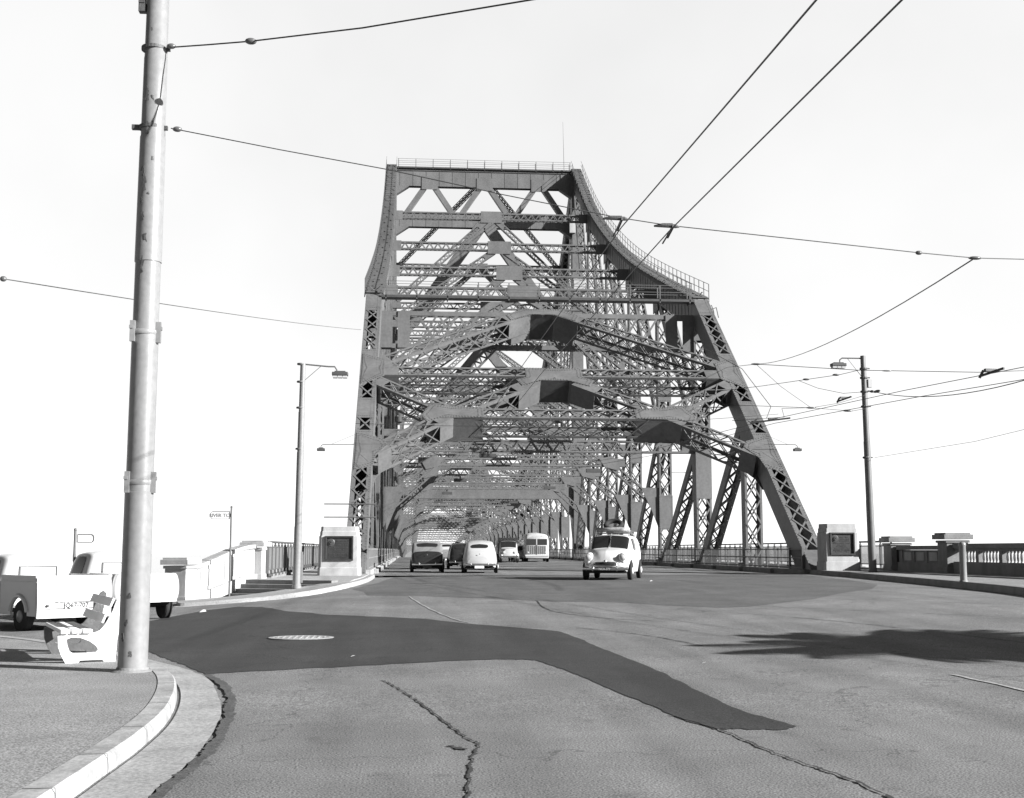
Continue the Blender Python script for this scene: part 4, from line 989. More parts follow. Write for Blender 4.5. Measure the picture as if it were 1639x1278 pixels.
# ================================================================== VEHICLES
def cr(P, t):
    """Catmull-Rom through rows of P (array n x ...) at parameter t in [0,n-1]"""
    n = len(P)-1; i = min(int(t), n-1); f = t-i
    a = P[max(i-1, 0)]; b = P[i]; c = P[i+1]; d = P[min(i+2, n)]
    r = .5*(2*b+(c-a)*f+(2*a-5*b+4*c-d)*f*f+(3*b-a-3*c+d)*f**3)
    lo = np.minimum(b, c)-.02; hi = np.maximum(b, c)+.02
    return np.clip(r, lo, hi)
class Shell:
    """rows: (y, [(x,z)*k]) half sections from sill to centre line"""
    def __init__(s, rows):
        s.Y = np.array([r[0] for r in rows], float); s.P = np.array([r[1] for r in rows], float); s.n = len(rows)-1; s.k = s.P.shape[1]-1
    def at(s, u, v, side=1, off=0.):
        Y = float(cr(s.Y, u)); sec = cr(s.P, u); p = cr(sec, v)
        q = V((side*max(0, float(p[0])), Y, float(p[1])))
        if off:
            e = .05; a = s.at(min(u+e, s.n), v, side)-s.at(max(u-e, 0), v, side)
            b = s.at(u, min(v+e, s.k), side)-s.at(u, max(v-e, 0), side)
            nrm = a.cross(b)*side
            if nrm.length > 1e-9: nrm.normalize()
            cen = V((0, Y, .7))
            if nrm.dot(q-cen) < 0: nrm = -nrm
            q = q+nrm*off
        return q
    def u_of(s, y):
        best = min(range(401), key=lambda i: abs(float(cr(s.Y, s.n*i/400))-y)); return s.n*best/400
    def body(s, mb, nu=4, nv=4, vr=None, ur=None, caps=True, off=0.):
        v0, v1 = vr or (0, s.k); u0, u1 = ur or (0, s.n)
        N = max(2, int((u1-u0)*nu)); K = max(2, int((v1-v0)*nv))
        rows = []
        for i in range(N+1):
            u = u0+(u1-u0)*i/N
            left = [s.at(u, v0+(v1-v0)*j/K, -1, off) for j in range(K+1)]; right = [s.at(u, v0+(v1-v0)*j/K, 1, off) for j in range(K+1)]
            rows.append(left+right[::-1][1:] if abs(v1-s.k) < 1e-6 else left+right[::-1])
        W = len(rows[0]); vs = [p for r in rows for p in r]
        fs = [(i*W+j, i*W+j+1, (i+1)*W+j+1, (i+1)*W+j) for i in range(N) for j in range(W-1)]
        if caps: fs.append(tuple(range(W))); fs.append(tuple(N*W+j for j in range(W-1, -1, -1)))
        mb.add(vs, fs)
    def patch(s, mb, u0, u1, v0, v1, side, off=.012, n=8, corner=.25, vfun=None, tu=0.):
        """rounded window patch lying on the shell (superellipse outline)"""
        G = {}
        for i in range(n+1):
            for j in range(n+1):
                a = 2*i/n-1; b = 2*j/n-1
                # square to squircle
                x = a*math.sqrt(max(0, 1-corner*b*b)); y = b*math.sqrt(max(0, 1-corner*a*a))
                u = (u0+u1)/2+(u1-u0)/2*x+tu*y; v = (v0+v1)/2+(v1-v0)/2*y
                G[i, j] = s.at(u, min(max(v, 0), s.k), side, off)
        b0 = len(mb.v)
        mb.add([G[i, j] for i in range(n+1) for j in range(n+1)], [(i*(n+1)+j, (i+1)*(n+1)+j, (i+1)*(n+1)+j+1, i*(n+1)+j+1) for i in range(n) for j in range(n)])
    def cpatch(s, mb, u0, u1, v0, off=.012, n=10, x0=-1., x1=1., corner=.22):
        """patch centred on the centre line (front or rear screen): across from v0 left to v0 right, x in -1..1"""
        vs = []
        for i in range(n+1):
            for j in range(n+1):
                a = 2*i/n-1; b = 2*j/n-1; x = a*math.sqrt(max(0, 1-corner*b*b)); y = b*math.sqrt(max(0, 1-corner*a*a))
                xx = x0+(x1-x0)*(x+1)/2; u = (u0+u1)/2+(u1-u0)/2*y; side = 1 if xx >= 0 else -1; v = s.k-(s.k-v0)*abs(xx)
                vs.append(s.at(u, v, side, off))
        mb.add(vs, [(i*(n+1)+j, (i+1)*(n+1)+j, (i+1)*(n+1)+j+1, i*(n+1)+j+1) for i in range(n) for j in range(n)])
def wheel(o, x, y, r=.33, w=.17, dark_hub=False, hubm=None):
    s = 1 if x > 0 else -1
    mb = MB(); mb.lathe([(r*.62, -w/2), (r*.93, -w/2), (r, -w/2+.03), (r, w/2-.03), (r*.93, w/2), (r*.62, w/2)], 24, (x, y, r), 'x'); wh = mb.build('wheel', M['tyre'], o, smooth=True)
    mb = MB(); mb.lathe([(r*.64, s*(w/2-.05)), (r*.60, s*(w/2-.0)), (r*.42, s*(w/2-.03)), (r*.36, s*(w/2+.02)), (r*.12, s*(w/2+.045)), (.001, s*(w/2+.05))], 20, (x, y, r), 'x'); mb.build('hubcap', hubm or M['hub'], wh, smooth=True)
def arch(mb, x, y, r):
    s = 1 if x > 0 else -1
    mb.lathe([(.001, 0), (r, 0), (r, s*.02), (.001, s*.02)], 24, (x, y, r*.93), 'x')
def fender(mb, x, y, z, rx, ry, rz, cut=None):
    mb.ball((x, y, z), (rx, ry, rz), 18, 12)
def ring_half(mb, x, y, z, r, t=.03, n=14, a0=-.1, a1=math.pi+.1):
    mb.tube([(x, y+r*math.cos(a0+(a1-a0)*i/n), z+r*math.sin(a0+(a1-a0)*i/n)) for i in range(n+1)], t, 6)
def bumper(o, y, z, w, curve=.08, r=.035, over=True, name='bumper'):
    mb = MB(); sg = 1 if y > 0 else -1
    mb.tube([(x*w/2, y-sg*curve*x*x, z) for x in (-1, -.8, -.5, 0, .5, .8, 1)], r, 8); mb.v = [(a, b+(b-y)*-.4*0, z+(c-z)*1.25) for a, b, c in mb.v]
    if over:
        for s in (-1, 1): mb.tube([(s*w*.27, y+sg*.02, z-.08), (s*w*.27, y+sg*.045, z), (s*w*.27, y+sg*.02, z+.10)], [.02, .032, .018], 8)
    return mb.build(name, M['chrome'], o, smooth=True)
def numplate(o, txt, y, z, m_bg, m_tx, w=.38, h=.11, tilt=0, size=.105):
    sg = 1 if y > 0 else -1
    mb = MB(); mb.box((0, y, z), (w, .015, h)); p = mb.build('number_plate', m_bg, o)
    if txt:
        mb = MB(); lettering(mb, txt, size, (0, y+sg*.012, z), (-sg, 0, 0), (0, 0, 1), .003); mb.build('plate_characters', m_tx, p)

def sec(*a): return list(a)
# --- white van coming off the bridge
def make_van():
    o = empty('van', (8.35, 51.2, .41), math.pi-R(17), 'white delivery van with split windscreen and a loaded roof rack driving off the bridge', 'van')
    rows = [(-2.14, [(.55, .42), (.62, .6), (.62, 1.0), (.52, 1.36), (.34, 1.48), (0, 1.5)]),
            (-2.05, [(.74, .34), (.80, .6), (.80, 1.02), (.69, 1.46), (.48, 1.60), (0, 1.62)]),
            (-1.7, [(.82, .28), (.86, .6), (.855, 1.02), (.74, 1.52), (.52, 1.66), (0, 1.70)]),
            (-.4, [(.82, .28), (.87, .6), (.86, 1.02), (.75, 1.52), (.54, 1.67), (0, 1.72)]),
            (.40, [(.82, .28), (.87, .6), (.85, 1.02), (.73, 1.50), (.53, 1.64), (0, 1.69)]),
            (.62, [(.82, .28), (.87, .6), (.84, 1.02), (.71, 1.42), (.56, 1.55), (0, 1.60)]),
            (.98, [(.82, .28), (.86, .6), (.80, .98), (.69, 1.10), (.52, 1.17), (0, 1.20)]),
            (1.25, [(.80, .28), (.85, .6), (.76, .94), (.60, 1.06), (.42, 1.13), (0, 1.18)]),
            (1.70, [(.78, .30), (.83, .60), (.68, .88), (.50, 1.02), (.32, 1.09), (0, 1.13)]),
            (2.00, [(.74, .34), (.79, .58), (.60, .80), (.40, .94), (.25, 1.02), (0, 1.06)]),
            (2.14, [(.68, .38), (.72, .54), (.52, .68), (.32, .78), (.18, .86), (0, .90)]),
            (2.20, [(.55, .42), (.58, .50), (.42, .58), (.26, .64), (.15, .68), (0, .70)])]
    S = Shell(rows); mb = MB(); S.body(mb, 5, 5)
    for s in (-1, 1):
        fender(mb, s*.65, 1.50, .68, .22, .66, .34); fender(mb, s*.63, 1.86, .82, .18, .36, .20); fender(mb, s*.70, -1.35, .55, .20, .60, .33)
    o.scale = (1.06, 1.06, 1.06)
    b = mb.build('body', M['white'], o, smooth='all')
    g = MB(); u1, u0 = S.u_of(.56), S.u_of(1.0)
    S.cpatch(g, u1, u0-.06, 3.15, .018, 10, -1, -.03, .12); S.cpatch(g, u1, u0-.06, 3.15, .018, 10, .03, 1, .12); g.build('windscreen', M['glass'], o, smooth='all')
    fr = MB(); fr.tube([S.at(u1-.05+(u0-u1+.02)*k/4, 5, 1, .03) for k in range(5)], .014, 6); fr.build('screen_divider', M['chrome'], o)
    for s in (-1, 1):
        g = MB(); S.patch(g, S.u_of(-.28), S.u_of(.36), 2.15, 3.1, s, .014, 8, .2); g.build('side_window', M['glass'], o, smooth='all')
        h = MB(); h.lathe([(.115, -.03), (.115, .02), (.08, .045), (.001, .06)], 18, (s*.64, 2.17, .84), 'y'); hl = h.build('headlight', M['lens'], o, smooth=True)
        h = MB(); h.lathe([(.10, 0), (.125, 0), (.125, .03), (.10, .03)], 18, (s*.64, 2.165, .84), 'y'); h.build('headlight_rim', M['chrome'], hl, smooth=True)
        for y, xx in ((1.45, .872), (-1.35, .885)):
            a = MB(); arch(a, s*xx, y, .385); a.build('wheel_arch', M['blk'], o); wheel(o, s*.835, y, .335, .17, hubm=M['white'])
    g = MB(); g.tube([(-.58, 2.10, .57), (-.3, 2.2, .60), (0, 2.23, .61), (.3, 2.2, .60), (.58, 2.10, .57)], [.03, .065, .075, .065, .03], 10); gr = g.build('grille', M['blk'], o, smooth=True)
    g = MB()
    for z in (.56, .61, .66): g.tube([(-.56, 2.15, z-.02), (-.3, 2.255, z), (0, 2.29, z), (.3, 2.255, z), (.56, 2.15, z-.02)], .010, 6)
    g.ball((0, 2.27, .68), (.07, .05, .06)); g.build('grille_bars', M['chrome'], gr, smooth='all')
    bumper(o, 2.34, .42, 1.66, .16, .05)
    numplate(o, 'NCA-373', 2.41, .41, M['plate_dk'], M['white'], .46, .11, size=.11)
    u = MB(); u.box((0, 0, .33), (1.5, 3.9, .16)); u.build('underbody', M['blk'], o)
    st_ = MB(); st_.tube([(-.32+.17*math.cos(a), .50+.04*math.sin(a), 1.16+.10*math.sin(a)) for a in np.linspace(0, 6.28, 16)], .012, 5); st_.build('steering_wheel', M['tyre'], o)
    # roof rack
    r = MB()
    for s in (-1, 1):
        r.tube([(s*.62, -1.5, 1.76), (s*.62, .25, 1.76)], .018, 6); r.tube([(s*.62, -1.5, 1.84), (s*.62, .25, 1.84)], .015, 6)
        for y in (-1.5, -.6, .25): r.tube([(s*.66, y, 1.6), (s*.62, y, 1.86)], .015, 6)
    for y in (-1.5, -1, -.5, 0, .25): r.tube([(-.62, y, 1.76), (.62, y, 1.76)], .015, 6)
    r.build('roof_rack', M['rail'], o)
    mw = o.matrix_basis.copy()
    def on_roof(name, mbb, m, label, cat, smooth=True):
        q = mbb.build(name, m, None, smooth=smooth); q.location = o.location; q.rotation_euler = o.rotation_euler; q.scale = o.scale; tag(q, label, cat); return q
    l = MB()
    for k in range(9): l.ball((random.uniform(-.45, .45), -1.2+k*.16, 1.86+random.uniform(-.02, .03)), (random.uniform(.18, .3), random.uniform(.14, .22), random.uniform(.08, .12)), 12, 8)
    l.tube([(-.66, .08, 1.88), (-.3, .2, 1.90), (.1, .2, 1.89), (.64, .1, 1.88)], .085, 10)
    on_roof('luggage_bundle', l, M['bag'], 'canvas wrapped bundles lashed on the van roof rack', 'luggage', 'all')
    t = MB(); pts = [(.02+.31*math.cos(a), -.35-.26*math.sin(a), 2.07+.17*math.sin(a)) for a in np.linspace(0, 2*math.pi, 25)]
    t.tube(pts, .095, 10, cap=False); on_roof('spare_tyre', t, M['tyre'], 'spare tyre lying on top of the luggage on the van roof', 'tyre', 'all')
make_van()

# --- fastback sedan rows
def sedan_rows(f=1.):
    return [(-2.03, [(.52, .42), (.58, .50), (.50, .62), (.38, .72), (.24, .78), (0, .80)]),
            (-1.93, [(.66, .34), (.72, .52), (.64, .76), (.50, .90), (.32, .96), (0, .99)]),
            (-1.78, [(.76, .28), (.79, .56), (.72, .86), (.58, 1.02), (.38, 1.10), (0, 1.12)]),
            (-1.55, [(.79, .27), (.82, .58), (.77, .93), (.63, 1.26), (.43, 1.36), (0, 1.40)]),
            (-1.20, [(.79, .27), (.83, .58), (.79, .95), (.66, 1.40), (.46, 1.51), (0, 1.55)]),
            (-.6, [(.80, .27), (.84, .58), (.80, .95), (.67, 1.44), (.47, 1.57), (0, 1.61)]),
            (.25, [(.80, .27), (.84, .58), (.80, .95), (.66, 1.44), (.47, 1.57), (0, 1.61)]),
            (.55, [(.80, .27), (.84, .58), (.79, .95), (.64, 1.36), (.48, 1.49), (0, 1.53)]),
            (.85, [(.80, .27), (.83, .58), (.76, .92), (.58, 1.02), (.42, 1.08), (0, 1.10)]),
            (1.5, [(.70, .30), (.74, .56), (.48, .84), (.32, .95), (.2, 1.00), (0, 1.02)]),
            (1.9, [(.60, .34), (.62, .5), (.34, .74), (.22, .86), (.14, .90), (0, .92)]),
            (1.98, [(.5, .38), (.52, .46), (.28, .6), (.18, .7), (.1, .74), (0, .76)])]
def make_sedan(loc, rz, label, paint, group=None, scale=1., soft=None, plate=('', None, None), front=False, roofm=None, details=True, name='car', boot=True):
    o = empty(name, loc, rz, label, 'car', group); o.scale = (scale, scale, scale)
    S = Shell(sedan_rows())
    if soft:   # boxier tourer: top more upright at the back
        rows = sedan_rows()
        rows[1] = (-1.95, [(.70, .34), (.76, .52), (.72, .72), (.60, .84), (.4, .88), (0, .90)])
        rows[2] = (-1.82, [(.78, .28), (.82, .56), (.80, .84), (.70, .98), (.5, 1.04), (0, 1.06)])
        rows[3] = (-1.62, [(.80, .27), (.84, .58), (.82, .95), (.74, 1.34), (.6, 1.46), (0, 1.50)])
        rows[4] = (-1.42, [(.80, .27), (.84, .58), (.82, .95), (.75, 1.45), (.6, 1.56), (0, 1.60)])
        S = Shell(rows)
    mb = MB(); S.body(mb, 4, 4)
    for s in (-1, 1):
        fender(mb, s*.66, -1.32, .50, .21, .56, .34); fender(mb, s*.62, 1.35, .56, .2, .60, .30)
    if not front and boot and not soft: mb.ball((0, -1.74, .68), (.50, .28, .36), 16, 10)
    mb.build('body', paint, o, smooth='all')
    if soft:
        t = MB(); S.body(t, 5, 4, (2.35, 5), (S.u_of(-1.80), S.u_of(.6)), False, .02); t.build('soft_top', soft, o, smooth='all')
    g = MB()
    if soft: S.cpatch(g, S.u_of(-1.70), S.u_of(-1.60), 4.1, .035, 8, -1, 1, .2)
    else: S.cpatch(g, S.u_of(-1.70), S.u_of(-1.54), 4.0, .022, 8, -1, 1, .3)
    g.build('rear_window', M['glass'], o, smooth='all')
    if details:
        g = MB(); S.cpatch(g, S.u_of(.55), S.u_of(.84), 3.2, .015, 8, -1, 1, .12); g.build('windscreen', M['glass'], o, smooth='all')
    for s in (-1, 1):
        g = MB(); S.patch(g, S.u_of(-1.0), S.u_of(-.3), 2.2, 3.1, s, .012 if not soft else .035, 6, .2); S.patch(g, S.u_of(-.2), S.u_of(.45), 2.2, 3.1, s, .012 if not soft else .035, 6, .2); g.build('side_window', M['glass'], o, smooth='all')
        for y, xx in ((1.35, .815), (-1.32, .86)):
            a = MB(); arch(a, s*xx, y, .36); a.build('wheel_arch', M['blk'], o); wheel(o, s*(xx-.045), y, .32, .16)
        h = MB(); h.lathe([(.001, 0), (.04, 0), (.045, .05), (.001, .05)], 10, (s*.62, -1.90, .62), 'y'); h.build('tail_light', M['lens'], o)
        if details:
            h = MB(); h.lathe([(.105, -.06), (.105, .02), (.08, .05), (.001, .07)], 14, (s*.60, 1.93, .70), 'y'); h.build('headlight', M['lens'], o, smooth=True)
    if details:
        g = MB()
        for k in range(-4, 5): g.box((k*.055, 1.985-.006*abs(k), .68), (.016, .03, .36-.015*abs(k)))
        g.build('grille', M['chrome'], o)
        bumper(o, 2.1, .40, 1.45, .12, .045)
    bumper(o, -2.13, .42, 1.58, .12, .045)
    if not front:
        numplate(o, plate[0], -2.19, .30, plate[1] or M['signw'], plate[2] or M['ink'], .46, .12)
        if boot:
            mb = MB(); mb.box((0, -2.06, .93), (.04, .02, .05)); mb.build('boot_handle', M['chrome'], o)
    u = MB(); u.box((0, 0, .30), (1.42, 3.7, .14)); u.tube([(-.3, -2.0, .22), (-.3, -1.4, .24)], .03, 6); u.ball((0, -1.32, .3), (.16, .14, .14)); u.box((0, -1.32, .3), (1.3, .08, .08)); u.build('underbody', M['blk'], o)
    return o
make_sedan((3.72, 66.2, .404), R(-4), 'cream rounded sedan seen from behind, right of the dark tourer on the bridge', M['cream'], 'cars on the bridge', 1.04, plate=('', M['signw'], M['ink']))
make_sedan((.95, 68.2, .404), R(0), 'black car with a grey fabric top heading away close to the left kerb', M['darkcar'], 'cars on the bridge', 1.0, soft=M['canvas'], plate=('', M['plate_dk'], M['signw']))
make_sedan((3.25, 79.5, .404), R(0), 'dark car partly hidden ahead of the cream sedan', M['darkcar'], 'cars on the bridge', 1.0)
make_sedan((3.4, 113.5, .404), R(0), 'grey van-like car with a pale roof farther ahead beyond the dark tourer', M['greycar'], 'cars on the bridge', 1.08, soft=M['cream'])
make_sedan((11.1, 128, .404), math.pi, 'small pale car following behind the bus', M['cream'], 'cars on the bridge', 1.0, front=True)

# --- bus
def make_bus(loc, rz, label, s=1.):
    o = empty('bus', loc, rz, label, 'bus'); o.scale = (s, s, s)
    W = 1.2
    rows = []
    for y, k, top in ((-4.6, .86, 2.62), (-4.45, .97, 2.76), (-3.8, 1, 2.85), (3.3, 1, 2.85), (4.2, .98, 2.80), (4.5, .95, 2.70), (4.62, .86, 2.52)):
        rows.append((y, [(W*k*.97, .38), (W*k, .7), (W*k, 1.35), (W*k*.98, 2.1), (W*k*.80, top-.14), (0, top)]))
    S = Shell(rows); mb = MB(); S.body(mb, 4, 4); mb.build('body', M['cream'], o, smooth='all')
    g = MB()
    for s_ in (-1, 1): g.box((s_*.53, 4.63, 1.93), (.92, .03, .58))
    g.build('windscreen', M['glass'], o, bevel=.03)
    g = MB(); g.box((0, 4.60, 2.42), (1.0, .03, .15)); db = g.build('destination_box', M['blk'], o)
    for s_ in (-1, 1):
        for k in range(7):
            g = MB(); g.box((s_*(W+.005), -3.6+k*1.05, 1.85), (.03, .82, .62)); g.build('side_window', M['glass'], o, bevel=.03)
        h = MB(); h.lathe([(.10, 0), (.10, .04), (.001, .06)], 12, (s_*.85, 4.6, .92), 'y'); h.build('headlight', M['lens'], o, smooth=True)
        for y in (2.9, -2.5):
            a = MB(); arch(a, s_*1.19, y, .56); a.build('wheel_arch', M['blk'], o); wheel(o, s_*1.10, y, .48, .26)
    g = MB(); g.box((0, 4.61, 1.15), (1.75, .03, .80)); gr = g.build('front_panel', M['greycar'], o, bevel=.02)
    g = MB()
    for k in range(9): g.box((-.8+k*.2, 4.635, 1.15), (.03, .02, .78))
    g.box((0, 4.65, 1.15), (.09, .04, 1.0)); g.build('front_strips', M['chrome'], gr)
    g = MB(); g.box((0, 4.62, .62), (2.3, .12, .16)); g.box((0, 4.60, .47), (2.2, .08, .08)); g.build('bumper', M['white'], o, bevel=.03)
    g = MB(); g.box((0, 0, 1.32), (2.425, 8.6, .07)); g.build('waist_band', M['greycar'], o)
    g = MB(); g.box((0, 0, .42), (2.1, 8.4, .2)); g.build('underbody', M['blk'], o)
make_bus((12.6, 126.2, .404), math.pi-R(3), 'pale single deck bus with a split windscreen coming off the bridge', 1.0)
# --- pickup truck far on the bridge
def make_truck(loc, rz, label):
    o = empty('truck', loc, rz, label, 'truck')
    rows = [(-.6, [(.8, .5), (.85, .8), (.82, 1.2), (.74, 1.8), (.55, 1.95), (0, 1.98)]), (.2, [(.8, .5), (.85, .8), (.82, 1.2), (.74, 1.8), (.55, 1.95), (0, 1.98)]), (.5, [(.8, .5), (.85, .8), (.80, 1.15), (.70, 1.3), (.5, 1.36), (0, 1.4)]), (1.4, [(.7, .5), (.72, .8), (.55, 1.1), (.45, 1.2), (.3, 1.26), (0, 1.28)]), (1.55, [(.6, .55), (.62, .8), (.5, 1.0), (.4, 1.1), (.25, 1.15), (0, 1.17)])]
    S = Shell(rows); mb = MB(); S.body(mb, 4, 4)
    for s in (-1, 1): fender(mb, s*.72, 1.0, .62, .2, .6, .32)
    mb.build('cab', M['cream'], o, smooth='all')
    g = MB(); S.cpatch(g, S.u_of(.22), S.u_of(.48), 3.2, .02, 8, -1, 1, .1); g.build('windscreen', M['glass'], o)
    g = MB(); g.box((0, -2.1, .85), (1.9, 2.9, .12)); 
    for s in (-1, 1): g.box((s*.93, -2.1, 1.15), (.05, 2.9, .5))
    g.box((0, -.68, 1.6), (1.9, .06, 1.4)); g.build('tray', M['greycar'], o)
    for s in (-1, 1):
        for y in (1.0, -2.2): wheel(o, s*.78, y, .40, .22)
        h = MB(); h.lathe([(.11, 0), (.11, .04), (.001, .06)], 12, (s*.5, 1.56, .95), 'y'); h.build('headlight', M['lens'], o)
    bumper(o, 1.75, .55, 1.6, .05, .06, False)
make_truck((9.2, 117, .404), math.pi, 'small open truck coming the other way beyond the cream sedan')

# --- parked utilities (pick-ups) on the side street
def make_ute(loc, rz, label, tail_label, txt, style, side_m, tail_m):
    o = empty('utility_truck', loc, rz, label, 'pickup')
    # cab
    cz = 1.62
    rows = [(-.42, [(.60, .45), (.66, .75), (.66, 1.0), (.56, 1.34), (.4, 1.46), (0, 1.49)]),
            (-.30, [(.76, .36), (.80, .65), (.79, 1.0), (.66, 1.44), (.5, 1.56), (0, 1.60)]),
            (.0, [(.80, .32), (.84, .6), (.82, .98), (.69, 1.48), (.52, 1.62), (0, 1.66)]),
            (.6, [(.80, .32), (.84, .6), (.82, .98), (.69, 1.46), (.52, 1.60), (0, 1.64)]),
            (.85, [(.80, .32), (.84, .6), (.80, .96), (.66, 1.38), (.5, 1.50), (0, 1.54)]),
            (1.2, [(.80, .32), (.83, .6), (.76, .93), (.6, 1.04), (.44, 1.10), (0, 1.12)]),
            (1.9, [(.72, .34), (.75, .58), (.5, .86), (.36, .98), (.22, 1.02), (0, 1.04)]),
            (2.35, [(.62, .36), (.64, .5), (.38, .74), (.26, .86), (.16, .90), (0, .92)])]
    S = Shell(rows); mb = MB(); S.body(mb, 5, 5)
    for s in (-1, 1): fender(mb, s*.64, 1.75, .56, .22, .64, .34)
    mb.build('cab', side_m, o, smooth='all')
    g = MB(); 
    S.cpatch(g, S.u_of(.88), S.u_of(1.18), 3.2, .015, 8)
    g.build('windscreen', M['glass'], o, smooth='all')
    g = MB(); g.box((0, -.43, 1.22), (.80, .02, .26)); rw = g.build('rear_window', M['lens'], o, bevel=.05)  # pale pane paints in the bright sky seen through the glass
    g = MB()
    for q_ in (-1, 1): g.box((0, -.435, 1.22+q_*.14), (.86, .03, .025)); g.box((q_*.42, -.435, 1.22), (.025, .03, .255))
    g.build('window_seal', M['steel_dk'], rw)
    for s in (-1, 1):
        g = MB(); S.patch(g, S.u_of(-.1), S.u_of(.85), 2.15, 3.1, s, .014, 8, .22); g.build('side_window', M['glass'], o, smooth='all')
        wheel(o, s*.80, 1.75, .34, .17, hubm=M['greycar']); wheel(o, s*(.70 if style == 'flat' else .80), -1.35, .34, .17, hubm=M['greycar'])
    # tray
    zl, zh = (.36, 1.17)
    if style == 'flat':
        mb = MB()
        for s in (-1, 1):
            n = 20; ya, yb = -2.15, -.44; pts = [(yb, zl)]
            # outline with wheel cut
            pts = [(ya, zl+.0), (-1.35-.40, zl)]+[(-1.35-.40*math.cos(a), .34+.40*math.sin(a)) for a in np.linspace(.06, math.pi-.06, 14)]+[(-1.35+.40, zl), (yb, zl), (yb, zh), (ya, zh-.0)]
            mb.prism(pts, 'x', s*.80-.02, s*.80+.02)
            mb.box((s*.80, (ya+yb)/2, zh+.0), (.09, yb-ya, .05)); mb.box((s*.825, (ya+yb)/2, zh-.11), (.02, yb-ya, .012))
            ring_half(mb, s*.83, -1.35, .34, .43, .045, 16, .25, math.pi-.25)
        mb.box((0, -1.3, zl+.02), (1.56, 1.7, .05)); mb.box((0, -.46, .82), (1.56, .04, .58)); mb.build('tray', side_m, o, smooth=True)
        mb = MB(); n = 12; vs = []
        for i in range(n+1):
            x = -.82+1.64*i/n
            for z, y in ((zl-.04, -2.20), (zl+.3, -2.215), (zh-.03, -2.16), (zh+.02, -2.12), (zh, -2.08), (zl, -2.12)): vs.append((x, y-.05*(1-(x/.82)**2), z))
        k = 6; fs = [(i*k+j, i*k+(j+1) % k, (i+1)*k+(j+1) % k, (i+1)*k+j) for i in range(n) for j in range(k)]+[tuple(range(k)), tuple(n*k+j for j in range(k-1, -1, -1))]
        mb.add(vs, fs); tg = mb.build('tailgate', tail_m, o, smooth=True)
        mb = MB(); mb.box((.04, -2.275, .65), (.78, .012, .012)); mb.ball((-.62, -2.26, .58), (.035, .02, .03)); mb.box((-.42, -2.268, .645), (.07, .02, .015)); mb.ball((.60, -2.26, .68), (.03, .02, .025)); mb.box((0, -2.272, .52), (1.58, .008, .008)); mb.build('tailgate_catch', M['steel_dk'], tg)
        numplate(o, txt, -2.285, .575, M['signw'], M['ink'], .52, .12, size=.14)
        mb = MB(); mb.box((.45, -2.30, .60), (.08, .05, .11)); mb.box((.46, -2.31, .52), (.04, .04, .05)); mb.build('tail_light', M['blk'], o)
    else:
        mb = MB(); n = 18; vs = []   # bulging tub with rounded corners
        ys = [-2.22, -2.16, -2.0, -1.0, -.44]; ks = [.86, .95, 1, 1, .98]
        rows2 = [(y, [(.70*k, .44), (.80*k, .52), (.84*k, .72), (.82*k, .95), (.76*k, 1.10), (.66*k, 1.12)]) for y, k in zip(ys, ks)]
        S2 = Shell(rows2); S2.body(mb, 5, 4, (0, 5), None, True)
        mb.build('tray', side_m, o, smooth='all')
        mb = MB(); mb.box((0, -2.21, .80), (1.24, .06, .60)); tg = mb.build('tailgate', tail_m, o, bevel=.05)
        mb = MB(); mb.box((0, -2.25, .56), (1.30, .03, .015)); mb.build('tailgate_seam', M['steel_dk'], tg)
        mb = MB(); mb.box((0, -2.27, .50), (1.42, .07, .11)); mb.build('bumper', M['white'], o, bevel=.02)
        mb = MB(); mb.box((.1, -2.315, .50), (.40, .02, .10)); mb.build('number_plate', M['signw'], o)
        mb = MB(); mb.lathe([(.001, -.05), (.05, -.04), (.06, 0)], 12, (.58, -2.26, .52), 'y'); mb.build('tail_light', M['lens'], o, smooth=True)
        for s in (-1, 1):
            a = MB(); arch(a, s*.835, -1.35, .38); a.build('wheel_arch', M['blk'], o)
    for s in (-1, 1):
        a = MB(); arch(a, s*.855, 1.75, .38); a.build('wheel_arch', M['blk'], o)
    bumper(o, 2.5, .42, 1.6, .1, .045)
    u = MB(); u.box((0, .1, .42), (1.36, 4.1, .14)); u.box((0, -1.35, .34), (1.3, .1, .1)); u.ball((0, -1.35, .33), (.15, .13, .13)); u.tube([(-.35, -2.1, .30), (-.35, -1, .32)], .035, 6); u.build('underbody', M['blk'], o)
    return o
uteA = make_ute((-8.42, 28.85, -.13), R(41), 'white parked utility truck with a flat tailgate behind the bench', None, 'Q67-707', 'flat', M['white'], M['white'])
uteB = make_ute((-7.38, 32.2, -.08), R(34), 'white parked utility truck with a rounded tub showing behind the near pole', None, '', 'tub', M['white'], M['white'])
sd = make_sedan((-11.2, 37.4, -.16), R(112), 'white sedan parked beyond the first utility truck, mostly hidden', M['white'], None, .98)

# small litter and the manhole
mb = MB(); mb.lathe([(.42, 0), (.42, .006), (.36, .008), (.35, .004), (.30, .004), (.29, .008), (.001, .008)], 24)
for k in range(-4, 5): mb.box((k*.075, 0, .012), (.02, 2*math.sqrt(max(.01, .28**2-(k*.075)**2)), .012))
o = mb.build('manhole_cover', M['gutter']); o.location = (-1.86, 22.35, zf(-1.86, 22.35)+.007); o.scale = (1.35, 1.2, 1); tag(o, 'round pale manhole cover set in the dark asphalt', 'manhole cover')
def scrap(x, y, s, label):
    mb = MB(); mb.add([(-s, -s*.6, .01), (s, -s*.4, .03), (s*.6, s*.7, .08*s/.1), (-s*.7, s*.5, .02), (0, 0, .09*s/.1)], [(0, 1, 4), (1, 2, 4), (2, 3, 4), (3, 0, 4), (3, 2, 1, 0)])
    o = mb.build('litter', M['white'], smooth=False); o.location = (x, y, zf(x, y)+.006); tag(o, label, 'litter')
